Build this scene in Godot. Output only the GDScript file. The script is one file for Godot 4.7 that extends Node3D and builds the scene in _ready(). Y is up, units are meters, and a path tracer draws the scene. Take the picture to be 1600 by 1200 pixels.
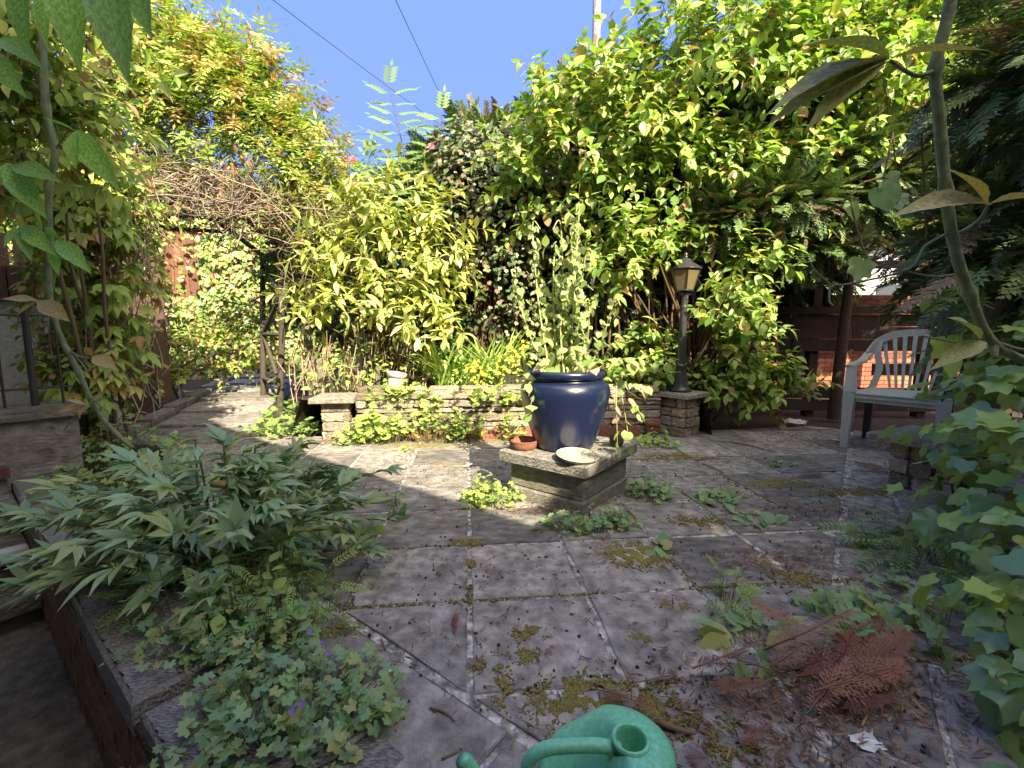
extends Node3D
# A shaded garden patio seen from a back door: paving, a big glazed pot on a stone plinth, low stone walls, an arch, shrubs and hedges.
# Axes: the camera stands 1 m above the paving at the origin and looks along -z. The house runs along A, the garden lies along N.

const F := 700.0
const PITCH := 6.5
const EYE := 1.0
var A := Vector3(-0.79, 0, -0.61).normalized()
var N := Vector3(0.61, 0, -0.79).normalized()
var rng := RandomNumberGenerator.new()
var noise := FastNoiseLite.new()
var mats := {}
var leafmats := {}

class MB:
	var v := PackedVector3Array()
	var uv := PackedVector2Array()
	var ix := PackedInt32Array()
	func p(a: Vector3, t := Vector2.ZERO) -> int:
		v.append(a); uv.append(t)
		return v.size() - 1
	func tri(a: int, b: int, c: int):
		ix.append(a); ix.append(b); ix.append(c)
	func quad(a: int, b: int, c: int, d: int):
		tri(a, b, c); tri(a, c, d)
	func face(pts: Array):
		var k := v.size()
		for q in pts: p(q)
		for i in range(1, pts.size() - 1): tri(k, k + i, k + i + 1)
	func mesh(smooth := true) -> ArrayMesh:
		var vv := v
		var uu := uv
		var ii := ix
		if not smooth:
			vv = PackedVector3Array(); uu = PackedVector2Array(); ii = PackedInt32Array()
			for k in ix:
				vv.append(v[k]); uu.append(uv[k]); ii.append(ii.size())
		var n := PackedVector3Array()
		n.resize(vv.size())
		for i in range(0, ii.size(), 3):
			var a := vv[ii[i]]
			var c := (vv[ii[i + 2]] - a).cross(vv[ii[i + 1]] - a)
			n[ii[i]] += c; n[ii[i + 1]] += c; n[ii[i + 2]] += c
		for i in n.size(): n[i] = n[i].normalized() if n[i].length_squared() > 0 else Vector3.UP
		var arr := []
		arr.resize(Mesh.ARRAY_MAX)
		arr[Mesh.ARRAY_VERTEX] = vv; arr[Mesh.ARRAY_NORMAL] = n; arr[Mesh.ARRAY_TEX_UV] = uu; arr[Mesh.ARRAY_INDEX] = ii
		var m := ArrayMesh.new()
		m.add_surface_from_arrays(Mesh.PRIMITIVE_TRIANGLES, arr)
		return m

# ---------- places ----------
func ray(px: float, py: float) -> Vector3:
	var x := (px - 800.0) / F
	var y := -(py - 600.0) / F
	var c := cos(deg_to_rad(PITCH))
	var s := sin(deg_to_rad(PITCH))
	return Vector3(x, y * c - s, -y * s - c)
func ground(px: float, py: float, y := 0.0) -> Vector3:
	var r := ray(px, py)
	return Vector3(0, EYE, 0) + r * ((y - EYE) / r.y)
func at(px: float, py: float, depth: float) -> Vector3:
	var r := ray(px, py)
	return Vector3(0, EYE, 0) + r * (depth / -r.z)
func pixel(q: Vector3) -> Vector3:
	var d := q - Vector3(0, EYE, 0)
	var c := cos(deg_to_rad(PITCH))
	var s := sin(deg_to_rad(PITCH))
	var z := -(d.y * s + d.z * c)
	return Vector3(800.0 + F * d.x / z, 600.0 - F * (d.y * c - d.z * s) / z, z)
func hw(a: float, y: float, n: float) -> Vector3:
	return A * a + N * n + Vector3.UP * y
func rr(a: float, b: float) -> float:
	return rng.randf_range(a, b)
func rv() -> Vector3:
	return Vector3(rng.randfn(), rng.randfn(), rng.randfn()).normalized()
func xf(q: Vector3, dir: Vector3, up: Vector3, s := 1.0) -> Transform3D:
	var z := dir.normalized()
	var x := up.cross(z)
	if x.length_squared() < 1e-6: x = Vector3(1, 0.1, 0).cross(z)
	x = x.normalized()
	return Transform3D(Basis(x * s, z.cross(x) * s, z * s), q)

# ---------- names ----------
func tag(o: Node3D, label: String, category := "", group := "", kind := ""):
	if label: o.set_meta("label", label)
	if category: o.set_meta("category", category)
	if group: o.set_meta("group", group)
	if kind: o.set_meta("kind", kind)
func thing(called: String, label: String, category: String, where := Vector3.ZERO, turn := 0.0, group := "") -> Node3D:
	var o := Node3D.new()
	o.name = called
	add_child(o, true)
	o.position = where
	o.rotation.y = turn
	tag(o, label, category, group)
	return o
func part(parent: Node, called: String, m: Mesh, mat: Material, t := Transform3D.IDENTITY) -> MeshInstance3D:
	var o := MeshInstance3D.new()
	o.name = called
	o.mesh = m
	o.material_override = mat
	o.transform = t
	parent.add_child(o, true)
	return o
func struct(called: String, m: Mesh, mat: Material) -> MeshInstance3D:
	var o := part(self, called, m, mat)
	o.set_meta("kind", "structure")
	return o
func scatter(parent: Node, called: String, m: Mesh, mat: Material, xs: Array, cols: Array, kind := "stuff") -> MultiMeshInstance3D:
	var mm := MultiMesh.new()
	mm.transform_format = MultiMesh.TRANSFORM_3D
	mm.use_colors = true
	mm.mesh = m
	mm.instance_count = xs.size()
	for i in xs.size():
		mm.set_instance_transform(i, xs[i])
		var c: Color = cols[rng.randi() % cols.size()]
		var k := rr(0.85, 1.15)
		mm.set_instance_color(i, Color(c.r * k, c.g * k, c.b * k))
	var o := MultiMeshInstance3D.new()
	o.name = called
	o.multimesh = mm
	o.material_override = mat
	parent.add_child(o, true)
	if kind: o.set_meta("kind", kind)
	return o

# ---------- materials ----------
func lin(r: float, g: float, b: float) -> Color:
	return Color(r, g, b).linear_to_srgb()
func tex(freq: float, lo: float, hi: float, octaves := 4, type := FastNoiseLite.TYPE_SIMPLEX_SMOOTH, seed_ := 1, normal := false, strength := 4.0, size := 512) -> NoiseTexture2D:
	var n := FastNoiseLite.new()
	n.noise_type = type
	n.frequency = freq
	n.fractal_octaves = octaves
	n.seed = seed_
	var t := NoiseTexture2D.new()
	t.width = size; t.height = size
	t.seamless = true
	t.noise = n
	if normal:
		t.as_normal_map = true
		t.bump_strength = strength
	else:
		var g := Gradient.new()
		g.offsets = PackedFloat32Array([0.0, 0.5, 1.0])
		g.colors = PackedColorArray([Color(lo, lo, lo), Color((lo + hi) * 0.5, (lo + hi) * 0.5, (lo + hi) * 0.5), Color(hi, hi, hi)])
		t.color_ramp = g
	return t
var shared := {}
func grain(kind: String) -> Array:   # [albedo texture, normal texture]
	if not shared.has(kind):
		match kind:
			"stone": shared[kind] = [tex(0.014, 0.58, 1.0, 7, FastNoiseLite.TYPE_SIMPLEX_SMOOTH, 3), tex(0.04, 0, 1, 6, FastNoiseLite.TYPE_SIMPLEX_SMOOTH, 4, true, 7.0)]
			"stain": shared[kind] = [tex(0.011, 0.76, 1.0, 5, FastNoiseLite.TYPE_SIMPLEX_SMOOTH, 41), null]
			"wood": shared[kind] = [tex(0.03, 0.5, 1.0, 4, FastNoiseLite.TYPE_SIMPLEX, 8), tex(0.04, 0, 1, 4, FastNoiseLite.TYPE_SIMPLEX, 9, true, 5.0)]
			"soil": shared[kind] = [tex(0.05, 0.35, 1.0, 6, FastNoiseLite.TYPE_SIMPLEX, 11), tex(0.06, 0, 1, 5, FastNoiseLite.TYPE_SIMPLEX, 12, true, 10.0)]
			"bark": shared[kind] = [tex(0.05, 0.4, 1.0, 4, FastNoiseLite.TYPE_PERLIN, 21), tex(0.05, 0, 1, 4, FastNoiseLite.TYPE_PERLIN, 22, true, 8.0)]
			"spots": shared[kind] = [tex(0.06, 0.75, 1.0, 3, FastNoiseLite.TYPE_CELLULAR, 31), tex(0.03, 0, 1, 3, FastNoiseLite.TYPE_SIMPLEX, 32, true, 2.0)]
	return shared[kind]
func mat(key: String, r: float, g: float, b: float, rough := 0.9, kind := "", scale := Vector3.ONE, normal := 1.0) -> StandardMaterial3D:
	if mats.has(key): return mats[key]
	var m := StandardMaterial3D.new()
	m.albedo_color = lin(r, g, b)
	m.roughness = rough
	if kind:
		var t := grain(kind)
		m.albedo_texture = t[0]
		m.normal_enabled = true
		m.normal_texture = t[1]
		m.normal_scale = normal
		m.uv1_triplanar = true
		m.uv1_world_triplanar = true
		m.uv1_scale = scale
		m.uv1_offset = Vector3(mats.size() * 0.37, mats.size() * 0.21, mats.size() * 0.53)
	m.resource_name = key
	mats[key] = m
	return m
func tinted(key: String, rough := 0.5, back := Color(0, 0, 0)) -> StandardMaterial3D:   # takes its colour from each copy
	if not mats.has(key):
		var m := StandardMaterial3D.new()
		m.vertex_color_use_as_albedo = true
		m.roughness = rough
		m.cull_mode = BaseMaterial3D.CULL_DISABLED
		if back.r + back.g + back.b > 0:
			m.backlight_enabled = true
			m.backlight = back.linear_to_srgb()
		m.resource_name = key
		mats[key] = m
	return mats[key]
func leafmat(c: Color, rough: float, back: Color) -> StandardMaterial3D:
	var key := "%.3f %.3f %.3f %.2f %.2f" % [c.r, c.g, c.b, rough, back.r + back.g]
	if not leafmats.has(key):
		var m := StandardMaterial3D.new()
		m.albedo_color = c.linear_to_srgb()
		m.roughness = rough
		m.cull_mode = BaseMaterial3D.CULL_DISABLED
		m.backlight_enabled = true
		m.backlight = back.linear_to_srgb()
		leafmats[key] = m
	return leafmats[key]

# blades seen close by: midrib, side veins and blotches on the leaf's own uv
var vein_maps := []
func veined(c: Color, rough: float, back: Color) -> StandardMaterial3D:
	if vein_maps.is_empty():
		var im := Image.create(256, 512, false, Image.FORMAT_RGB8)
		for y in 512:
			for x in 256:
				var u := absf(x / 255.0 - 0.5)
				var mid := smoothstep(0.022, 0.006, u)
				var k := fposmod(y / 512.0 * 11.0 - u * 5.5, 1.0)
				var side := smoothstep(0.10, 0.02, absf(k - 0.5)) * 0.7
				var n := noise.get_noise_2d(x * 1.4, y * 1.4) * 0.22 + noise.get_noise_2d(x * 9.0, y * 9.0) * 0.10
				var vv := maxf(mid, side)
				im.set_pixel(x, y, Color(clampf(0.80 + n + 0.18 * vv, 0, 1), clampf(0.82 + n * 0.8 + 0.14 * vv, 0, 1), clampf(0.78 + n + 0.16 * vv, 0, 1)))
		vein_maps = [ImageTexture.create_from_image(im)]
	var key := "veined %s %.2f" % [c, rough]
	if not leafmats.has(key):
		var m := StandardMaterial3D.new()
		m.albedo_color = (c * 2.1).linear_to_srgb()
		m.albedo_texture = vein_maps[0]
		m.roughness = rough
		m.cull_mode = BaseMaterial3D.CULL_DISABLED
		m.backlight_enabled = true
		m.backlight = back.linear_to_srgb()
		leafmats[key] = m
	return leafmats[key]

# ---------- shapes ----------
func tube(mb: MB, pts: Array, radii: Array, sides := 6, cap := true):
	var k0 := mb.v.size()
	var side := Vector3.ZERO
	for i in pts.size():
		var d: Vector3 = (pts[min(i + 1, pts.size() - 1)] - pts[max(i - 1, 0)])
		d = d.normalized() if d.length_squared() > 0 else Vector3.UP
		if i == 0: side = d.cross(Vector3(0.31, 0.2, 0.93)).normalized()
		else: side = (side - d * side.dot(d)).normalized()
		var o := d.cross(side)
		for j in sides:
			var w := TAU * j / sides
			mb.p(pts[i] + (side * cos(w) + o * sin(w)) * radii[min(i, radii.size() - 1)], Vector2(float(j) / sides, i * 0.2))
	for i in pts.size() - 1:
		for j in sides:
			var a := k0 + i * sides + j
			var b := k0 + i * sides + (j + 1) % sides
			mb.quad(a, a + sides, b + sides, b)
	if cap:
		for e in [0, pts.size() - 1]:
			var c := mb.p(pts[e])
			for j in sides:
				var a: int = k0 + e * sides + j
				var b: int = k0 + e * sides + (j + 1) % sides
				if e == 0: mb.tri(c, a, b)
				else: mb.tri(c, b, a)
func curve(a: Vector3, b: Vector3, c: Vector3, n := 6) -> Array:
	var out := []
	for i in n + 1:
		var t := float(i) / n
		out.append(a.lerp(b, t).lerp(b.lerp(c, t), t))
	return out
func taper(r0: float, r1: float, n: int) -> Array:
	var out := []
	for i in n + 1: out.append(lerpf(r0, r1, float(i) / n))
	return out
func smooth_path(pts: Array, per := 5) -> Array:
	var out := []
	for i in pts.size() - 1:
		var p0: Vector3 = pts[max(i - 1, 0)]
		var p3: Vector3 = pts[min(i + 2, pts.size() - 1)]
		for k in per: out.append((pts[i] as Vector3).cubic_interpolate(pts[i + 1], p0, p3, float(k) / per))
	out.append(pts[-1])
	return out
# a flat convex outline raised from y0 to y1 with a chamfered upper (and lower) edge
func prism(mb: MB, outline: PackedVector2Array, y0: float, y1: float, bevel := 0.006, low := 0.0, jitter := 0.0):
	var c := Vector2.ZERO
	for q in outline: c += q / outline.size()
	var n := outline.size()
	var cw := Geometry2D.is_polygon_clockwise(outline)
	var rings := [[y0, low], [y0 + low, 0.0], [y1 - bevel, 0.0], [y1, bevel]] if low > 0 else [[y0, 0.0], [y1 - bevel, 0.0], [y1, bevel]]
	var k0 := mb.v.size()
	for r in rings:
		for q in outline:
			var w: Vector2 = q + (c - q).normalized() * r[1] * 1.3
			mb.p(Vector3(w.x, r[0] + (noise.get_noise_2d(w.x * 900, w.y * 900) * jitter if r[0] == y1 else 0.0), w.y), w)
	for i in rings.size() - 1:
		for j in n:
			var a := k0 + i * n + j
			var b := k0 + i * n + (j + 1) % n
			if cw: mb.quad(a, b, b + n, a + n)
			else: mb.quad(a, a + n, b + n, b)
	var top := k0 + (rings.size() - 1) * n
	for j in range(1, n - 1):
		if cw:
			mb.tri(top, top + j, top + j + 1); mb.tri(k0, k0 + j + 1, k0 + j)
		else:
			mb.tri(top, top + j + 1, top + j); mb.tri(k0, k0 + j, k0 + j + 1)
func rect(w: float, d: float) -> PackedVector2Array:
	return PackedVector2Array([Vector2(-w / 2, -d / 2), Vector2(w / 2, -d / 2), Vector2(w / 2, d / 2), Vector2(-w / 2, d / 2)])
func box(w: float, h: float, d: float, bevel := 0.004) -> ArrayMesh:   # base at y = 0
	var mb := MB.new()
	prism(mb, rect(w, d), 0, h, bevel, bevel)
	return mb.mesh(false)
# a rough stone of unit size, centred
func stone_mesh(seed_: int, power := 7.0, rough := 0.07, n := 5) -> ArrayMesh:
	var mb := MB.new()
	for f in 6:
		var ax := f / 2
		var s := 1.0 if f % 2 == 0 else -1.0
		var k0 := mb.v.size()
		for i in n + 1:
			for j in n + 1:
				var q := Vector3.ZERO
				q[ax] = s
				q[(ax + 1) % 3] = (2.0 * i / n - 1.0) * s
				q[(ax + 2) % 3] = 2.0 * j / n - 1.0
				var l := pow(pow(absf(q.x), power) + pow(absf(q.y), power) + pow(absf(q.z), power), 1.0 / power)
				q /= l
				q *= 1.0 + rough * (noise.get_noise_3d(q.x * 60 + seed_ * 37, q.y * 60, q.z * 60) * 1.6 + noise.get_noise_3d(q.x * 230, q.y * 230 + seed_ * 61, q.z * 230))
				mb.p(q * 0.5)
		for i in n:
			for j in n:
				var a := k0 + i * (n + 1) + j
				mb.quad(a, a + n + 1, a + n + 2, a + 1)
	return mb.mesh(power < 6.0)
func lathe(profile: Array, sides := 40) -> ArrayMesh:
	var mb := MB.new()
	for i in profile.size():
		for j in sides + 1:
			var w := TAU * j / sides
			mb.p(Vector3(cos(w) * profile[i].x, profile[i].y, sin(w) * profile[i].x), Vector2(float(j) / sides, float(i) / profile.size()))
	for i in profile.size() - 1:
		for j in sides:
			var a := i * (sides + 1) + j
			mb.quad(a, a + 1, a + sides + 2, a + sides + 1)
	return mb.mesh(true)

# ---------- leaves: base at the origin, growing along +z, upper side +y, one unit long ----------
func leaf_blade(widths: Array, fold := 0.35, bend := -0.25, tooth := 0.0) -> ArrayMesh:
	var mb := MB.new()
	var n := widths.size() - 1
	for i in n + 1:
		var t := float(i) / n
		var y := bend * t * t
		var w: float = widths[i] * (1.0 + (tooth if i % 2 == 1 else -tooth))
		mb.p(Vector3(-w * cos(fold), y + w * sin(fold), t - (tooth * 0.3 if i % 2 == 1 else 0.0)), Vector2(0, t))
		mb.p(Vector3(0, y, t), Vector2(0.5, t))
		mb.p(Vector3(w * cos(fold), y + w * sin(fold), t - (tooth * 0.3 if i % 2 == 1 else 0.0)), Vector2(1, t))
	for i in n:
		var a := i * 3
		mb.quad(a, a + 3, a + 4, a + 1)
		mb.quad(a + 1, a + 4, a + 5, a + 2)
	return mb.mesh(true)
func leaf_round(rim: Array, z0 := 0.0, cup := 0.12, wave := 0.0, scale := 1.0) -> ArrayMesh:   # rim: [degrees from the tip, radius]
	var mb := MB.new()
	var c := mb.p(Vector3(0, 0, z0), Vector2(0.5, 0.5))
	var k := []
	for r in rim:
		var a := deg_to_rad(r[0])
		var q := Vector3(sin(a) * r[1], 0, z0 + cos(a) * r[1])
		q.y = cup * r[1] * r[1] + wave * sin(a * 5.0) * r[1]
		k.append(mb.p(q * scale, Vector2(0.5 + q.x, q.z)))
	for i in k.size() - 1: mb.tri(c, k[i], k[i + 1])
	return mb.mesh(true)
func mirror_rim(half: Array) -> Array:
	var out := []
	for i in range(half.size() - 1, -1, -1):
		if half[i][0] > 0: out.append([-half[i][0], half[i][1]])
	out.append_array(half)
	return out
func scallop_rim(lobes: int, deep: float, open := 25.0) -> Array:
	var out := []
	var n := lobes * 4
	for i in n + 1:
		var t := float(i) / n
		var a := lerpf(-180.0 + open, 180.0 - open, t)
		out.append([a, 0.5 * (1.0 - deep * absf(cos(t * PI * lobes)) ** 1.5)])
	return out
func palmate(n: int, spread: float, widths: Array, droop := -0.3, tooth := 0.0, shrink := 0.35) -> ArrayMesh:
	var mb := MB.new()
	for k in n:
		var f := (float(k) / (n - 1) * 2.0 - 1.0) if n > 1 else 0.0
		var a := f * deg_to_rad(spread)
		var s := 1.0 - shrink * f * f
		var d := Vector3(sin(a), 0, cos(a))
		var x := Vector3(cos(a), 0, -sin(a))
		var m := widths.size() - 1
		var k0 := mb.v.size()
		for i in m + 1:
			var t := float(i) / m
			var w: float = widths[i] * s * (1.0 + (tooth if i % 2 == 1 else -tooth))
			var y := droop * t * t * s
			mb.p(d * t * s + x * -w + Vector3.UP * (y + w * 0.35), Vector2(0, t))
			mb.p(d * t * s + Vector3.UP * y, Vector2(0.5, t))
			mb.p(d * t * s + x * w + Vector3.UP * (y + w * 0.35), Vector2(1, t))
		for i in m:
			var b := k0 + i * 3
			mb.quad(b, b + 3, b + 4, b + 1)
			mb.quad(b + 1, b + 4, b + 5, b + 2)
	return mb.mesh(true)
func pinnate(pairs: int, size: float, droop := -0.2) -> ArrayMesh:
	var mb := MB.new()
	for i in pairs * 2 + 1:
		var t := 0.2 + 0.8 * float(i / 2) / pairs
		var s := 1.0 if i % 2 == 0 else -1.0
		var d := Vector3(s * 0.9, -0.15, 0.55).normalized() if i < pairs * 2 else Vector3(0, -0.1, 1)
		if i == pairs * 2: t = 1.0
		var o := Vector3(0, droop * t * t, t)
		var x := d.cross(Vector3.UP).normalized() * size * 0.2
		var a := mb.p(o)
		var b := mb.p(o + d * size * 0.4 + x)
		var c := mb.p(o + d * size * 0.4 - x)
		var e := mb.p(o + d * size + Vector3.UP * droop * 0.12)
		mb.quad(a, b, e, c)
	tube(mb, [Vector3(0, 0, 0), Vector3(0, droop * 0.25, 0.5), Vector3(0, droop, 1)], [0.012, 0.008, 0.004], 3, false)
	return mb.mesh(true)
# a flat spray of scale-leaved conifer: ribs carry ribs
func frond(pairs: int, sub: int, wide: float, droop: float, fat := 0.02, seed_ := 1) -> ArrayMesh:
	var mb := MB.new()
	var r := RandomNumberGenerator.new()
	r.seed = seed_
	tube(mb, [Vector3.ZERO, Vector3(0, droop * 0.3, 0.5), Vector3(0, droop, 1.0)], [0.014, 0.010, 0.004], 3, false)
	for i in pairs * 2:
		var t := 0.08 + 0.88 * float(i) / (pairs * 2)
		var s := 1.0 if i % 2 == 0 else -1.0
		var l: float = wide * (1.0 - t * 0.75) * r.randf_range(0.7, 1.15) * (0.55 + 0.45 * min(1.0, t * 5.0))
		var d := Vector3(s * 0.75, r.randf_range(-0.25, 0.15), 0.75).normalized()
		var o := Vector3(0, droop * t * t, t)
		var x := d.cross(Vector3.UP).normalized()
		for k in sub + 1:
			var u := float(k) / (sub + 1)
			var q: Vector3 = o + d * l * u + Vector3.UP * droop * 0.4 * u * u * l
			if k == sub:
				var a0 := mb.p(o); var a1 := mb.p(o + d * l * 0.5 + x * fat * 0.5); var a2 := mb.p(o + d * l * 0.5 - x * fat * 0.5); var a3 := mb.p(o + d * l + Vector3.UP * droop * 0.4 * l)
				mb.quad(a0, a1, a3, a2)
			else:
				for e in [-1.0, 1.0]:
					var dd: Vector3 = (d * 0.8 + x * e * 0.7 + Vector3.UP * r.randf_range(-0.2, 0.15)).normalized()
					var ll: float = l * 0.42 * (1.0 - 0.6 * u) * r.randf_range(0.7, 1.2)
					var xx := dd.cross(Vector3.UP).normalized() * fat * 0.55
					var b0 := mb.p(q + d * l * 0.1); var b1 := mb.p(q + d * l * 0.1 + dd * ll * 0.5 + xx); var b2 := mb.p(q + d * l * 0.1 + dd * ll * 0.5 - xx); var b3 := mb.p(q + d * l * 0.1 + dd * ll)
					mb.quad(b0, b1, b3, b2)
	return mb.mesh(true)

# ---------- growing ----------
func sprig(xs: Array, wood: MB, base: Vector3, dir: Vector3, length: float, n: int, size: float, droop := 0.3, pair := true, stem := 0.003, sag := 0.15):
	var d := dir.normalized()
	var side := d.cross(rv()).normalized()
	var tip := base + d * length + Vector3.DOWN * sag * length
	var mid := base + d * length * 0.5 + Vector3.UP * sag * 0.2 * length
	if wood: tube(wood, curve(base, mid, tip, 3), taper(stem, stem * 0.4, 3), 3, false)
	for i in n:
		var t := (i + 0.7) / n
		var q := base.lerp(mid, t).lerp(mid.lerp(tip, t), t)
		var w := i * PI * 0.5 + rr(-0.5, 0.5)
		var o := side.rotated(d, w)
		for s in ([1.0, -1.0] if pair else [1.0]):
			var ld: Vector3 = (d * rr(0.2, 0.7) + o * s + Vector3.DOWN * droop * rr(0.3, 1.4)).normalized()
			var up := (Vector3.UP * 1.4 + d * 0.5 + rv() * 0.5)
			xs.append(xf(q, ld, up, size * rr(0.42, 1.25)))
	xs.append(xf(tip, (d + Vector3.DOWN * droop + rv() * 0.2), Vector3.UP + rv() * 0.3, size * rr(0.6, 1.0)))
func blob(px: float, py: float, depth: float, rx: float, ry: float, rz: float) -> Array:
	return [at(px, py, depth), Vector3(rx * depth / F, ry * depth / F, rz)]
# points on lumpy crowns: returns [position, outward]
func crown_points(blobs: Array, n: int, inner := 0.6, lump := 0.3, front := 0.35) -> Array:
	var areas := []
	var total := 0.0
	for b in blobs:
		var r: Vector3 = b[1]
		var s := r.x * r.y + r.y * r.z + r.x * r.z
		total += s
		areas.append(total)
	var out := []
	var tries := 0
	while out.size() < n and tries < n * 8:
		tries += 1
		var pick := rng.randf() * total
		var k := 0
		while areas[k] < pick: k += 1
		var v := rv()
		if v.z < -0.2 and rng.randf() > front: v.z = -v.z
		if v.y < -0.3 and rng.randf() > 0.5: v.y = -v.y
		var c: Vector3 = blobs[k][0]
		var r: Vector3 = blobs[k][1]
		var q := c + v * r * lerpf(inner, 1.0, sqrt(rng.randf())) * (1.0 + lump * noise.get_noise_3d(v.x * 130 + k * 51, v.y * 130, v.z * 130) * 2.0)
		var hidden := false
		for m in blobs.size():
			if m != k and ((q - blobs[m][0]) / blobs[m][1]).length() < 0.62: hidden = true
		if hidden: continue
		out.append([q, (v / r).normalized()])
	return out
# Puts the leaves under their plant: those that show largest as parts, the rest together.
func leafage(root: Node3D, meshes: Array, xs: Array, cols: Array, rough := 0.5, back := Color(0.55, 0.65, 0.2), most := 300, called := "leaf", rest := "foliage", least := 9.0):
	var inv := root.transform.affine_inverse()
	var seen := {}
	for i in xs.size():
		var t: Transform3D = xs[i]
		var q := pixel(t.origin + t.basis.z * 0.5)
		if q.z < 0.15 or q.x < 0 or q.x > 1600 or q.y < 0 or q.y > 1200: continue
		var s := t.basis.x.length() * F / q.z
		if s < least: continue
		var cell := Vector2i(int(q.x / maxf(7.0, s * 0.4)), int(q.y / maxf(7.0, s * 0.4)))
		if not seen.has(cell) or seen[cell][0] > q.z: seen[cell] = [q.z, s, i]
	var best := seen.values()
	best.sort_custom(func(a, b): return a[1] > b[1])
	var own := {}
	for k in mini(most, best.size()):
		var i: int = best[k][2]
		own[i] = true
		var c: Color = cols[rng.randi() % cols.size()]
		part(root, called, meshes[i % meshes.size()], leafmat(c, rough, back), inv * (xs[i] as Transform3D))
	for m in meshes.size():
		var left := []
		for i in xs.size():
			if i % meshes.size() == m and not own.has(i): left.append(inv * (xs[i] as Transform3D))
		if left.size():
			scatter(root, rest, meshes[m], tinted("leaf %s %.2f %s" % [called, rough, back], rough, back), left, cols)
func wpart(root: Node3D, called: String, m: Mesh, material: Material) -> MeshInstance3D:   # a mesh given in the scene's own axes
	return part(root, called, m, material, root.transform.affine_inverse())
func cols(list: Array) -> Array:
	var out := []
	for c in list: out.append(Color(c[0] * 1.7, c[1] * 1.68, c[2] * 1.9))
	return out

# ---------- the setting ----------
func house_poly(outline: Array) -> PackedVector2Array:   # (a, n) pairs to x, z
	var out := PackedVector2Array()
	for q in outline:
		var w := hw(q[0], 0, q[1])
		out.append(Vector2(w.x, w.z))
	return out
func clip(p: PackedVector2Array, q: PackedVector2Array) -> PackedVector2Array:
	var r := Geometry2D.intersect_polygons(p, q)
	var best := PackedVector2Array()
	var most := 0.0
	for k in r:
		var s := 0.0
		for i in k.size(): s += k[i].cross(k[(i + 1) % k.size()])
		if absf(s) > most: most = absf(s); best = k
	return best if most > 0.012 else PackedVector2Array()
func roughen(p: PackedVector2Array, by: float) -> PackedVector2Array:   # wobbles long edges a little and nicks the corners
	var out := PackedVector2Array()
	var c := Vector2.ZERO
	for q in p: c += q / p.size()
	for i in p.size():
		var a := p[i]
		var b := p[(i + 1) % p.size()]
		var l := a.distance_to(b)
		if l < 0.004: continue
		out.append(a.lerp(c, rr(0.004, 0.02)))
		var n := int(l / 0.09)
		for k in range(1, n):
			out.append(a.lerp(b, float(k) / n) + (c - a.lerp(b, float(k) / n)).normalized() * rr(0, by))
	return out
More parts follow.
